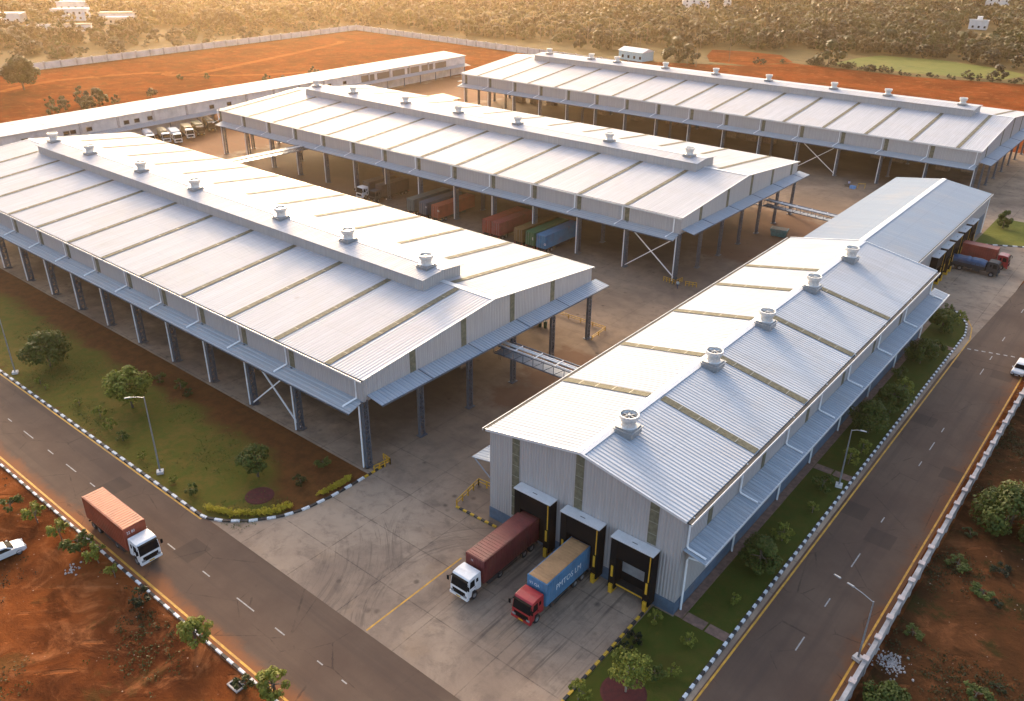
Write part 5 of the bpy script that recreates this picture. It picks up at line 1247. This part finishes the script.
# stacked goods under the farthest warehouse
MT['crate'] = mat('crate_brown', (.24, .16, .10), .8, 0, .3, 2)
for k in range(26):
    x = -205+k*6.3+rnd.uniform(-1, 1); y_ = 262+rnd.uniform(-6, 8); h = rnd.uniform(1.6, 3.2)
    t = thing('goods_stack', 'stack of brown sacked goods under the farthest warehouse', 'goods', (x, y_, .03), rnd.uniform(-.1, .1), 'goods stacked in the farthest warehouse')
    m = MB(); n = int(h/.4)
    for q in range(n):
        for a in range(3): m.box(-1.7+a*1.15+rnd.uniform(-.04, .04), -.6+a*1.15, -1.2, 1.2+rnd.uniform(-.1, .1), .16+q*.4, .53+q*.4)
    m.build('sacks', 'crate', t); MB().box(-1.8, 1.8, -1.3, 1.3, 0, .15).build('pallet', 'bark', t)
for k in range(10):
    x = -120+k*4.6; t = thing('goods_stack', 'stack of crates in the shade of the nearest warehouse', 'goods', (x, 84+rnd.uniform(-2, 2), .03), rnd.uniform(-.2, .2), 'goods stacked in the nearest warehouse')
    m = MB(); m.box(-1.5, 1.5, -1, 1, .16, 1.4+rnd.random()); m.box(-1.2, .4, -.8, .8, 2.42, 3.0); m.build('crates', 'crate', t); MB().box(-1.6, 1.6, -1.1, 1.1, 0, .15).build('pallet', 'bark', t)
# sheltered stalls between the long building and the farthest warehouse
t = thing('tarp_shelter', 'orange tarpaulin shelter near the end of the long low building', 'shelter', (-222, 222, 0), R(-4))
m = MB(); m.solid([(-5, -11, 3.2), (5, -11, 2.7), (5, 14, 2.7), (-5, 14, 3.2)], [(-5, -11, 3.3), (5, -11, 2.8), (5, 14, 2.8), (-5, 14, 3.3)]); m.build('tarpaulin', 'tarp_orange', t)
for a in (-4.6, 4.6):
    for b in (-10, 1, 13): MB().box(a-.08, a+.08, b-.08, b+.08, 0, 2.75).build('post', 'bark', t)
for x, y_, mm, lb in ((-213, 206, 'hblue', 'pale blue crate beside the orange shelter'), (-211.5, 209.5, 'hwhite', 'white crate beside the orange shelter'), (-208, 214, 'c_ochre', 'brown bin before the orange shelter'), (-205, 220, 'c_dark', 'dark bin before the orange shelter')):
    t = thing('storage_bin', lb, 'bin', (x, y_, 0), .2); MB().box(-1.1, 1.1, -1, 1, 0, 2.0).build('bin_body', mm, t); MB().box(-1.2, 1.2, -1.1, 1.1, 2.0, 2.15).build('lid', mm, t)
# heap of white rubble beyond the cement wall, drain pit at lower left
def rubble(label, x, y_, n, sp, m_, seed):
    r = random.Random(seed); mb = MB((x, y_, 0))
    for k in range(n):
        a = x+r.gauss(0, sp); b = y_+r.gauss(0, sp); s = r.uniform(.05, .16); P = [(a+s*math.cos(q)*r.uniform(.6, 1.3), b+s*math.sin(q)*r.uniform(.6, 1.3)) for q in (0, 1.3, 2.6, 3.9, 5.2)]
        mb.solid([(p, q, 0) for p, q in P], [(a+(p-a)*.6, b+(q-b)*.6, s*r.uniform(.5, 1.3)) for p, q in P])
    o = mb.build('rubble_heap', m_); tag(o, label, 'rubble', kind='stuff')
rubble('scatter of white broken rubble beyond the cement wall', -7.6, 66.6, 170, .7, 'parapet', 3)
rubble('grey rubble scatter on the red earth near the parked car', -78.5, 23.8, 26, .5, 'parapet', 4)
t = thing('drain_pit', 'open concrete drain pit beside the kerb at the bottom edge', 'drain', (-52.2, 25.9, 0))
m = MB(); m.box(-.75, .75, -.5, -.35, 0, .14); m.box(-.75, .75, .35, .5, 0, .14); m.box(-.75, -.6, -.34, .34, 0, .14); m.box(.6, .75, -.34, .34, 0, .14); m.build('rim', 'parapet', t); MB().box(-.6, .6, -.34, .34, .03, .045).build('opening', 'black', t)

# ------------------------------------------------------------------ haze
m = MB(); m.box(-1800, 1300, -1250, 1850, -1, 72); hz_ = m.build('haze', 'black')
hm = bpy.data.materials.new('haze'); hm.use_nodes = True; n_ = hm.node_tree; n_.nodes.remove(n_.nodes['Principled BSDF'])
pv = n_.nodes.new('ShaderNodeVolumePrincipled'); pv.inputs['Color'].default_value = (1, .73, .47, 1); pv.inputs['Density'].default_value = .00012; pv.inputs['Anisotropy'].default_value = .83
n_.links.new(pv.outputs[0], n_.nodes['Material Output'].inputs['Volume'])
hz_.data.materials.clear(); hz_.data.materials.append(hm); tag(hz_, 'warm evening haze over the whole place', 'haze', kind='stuff')
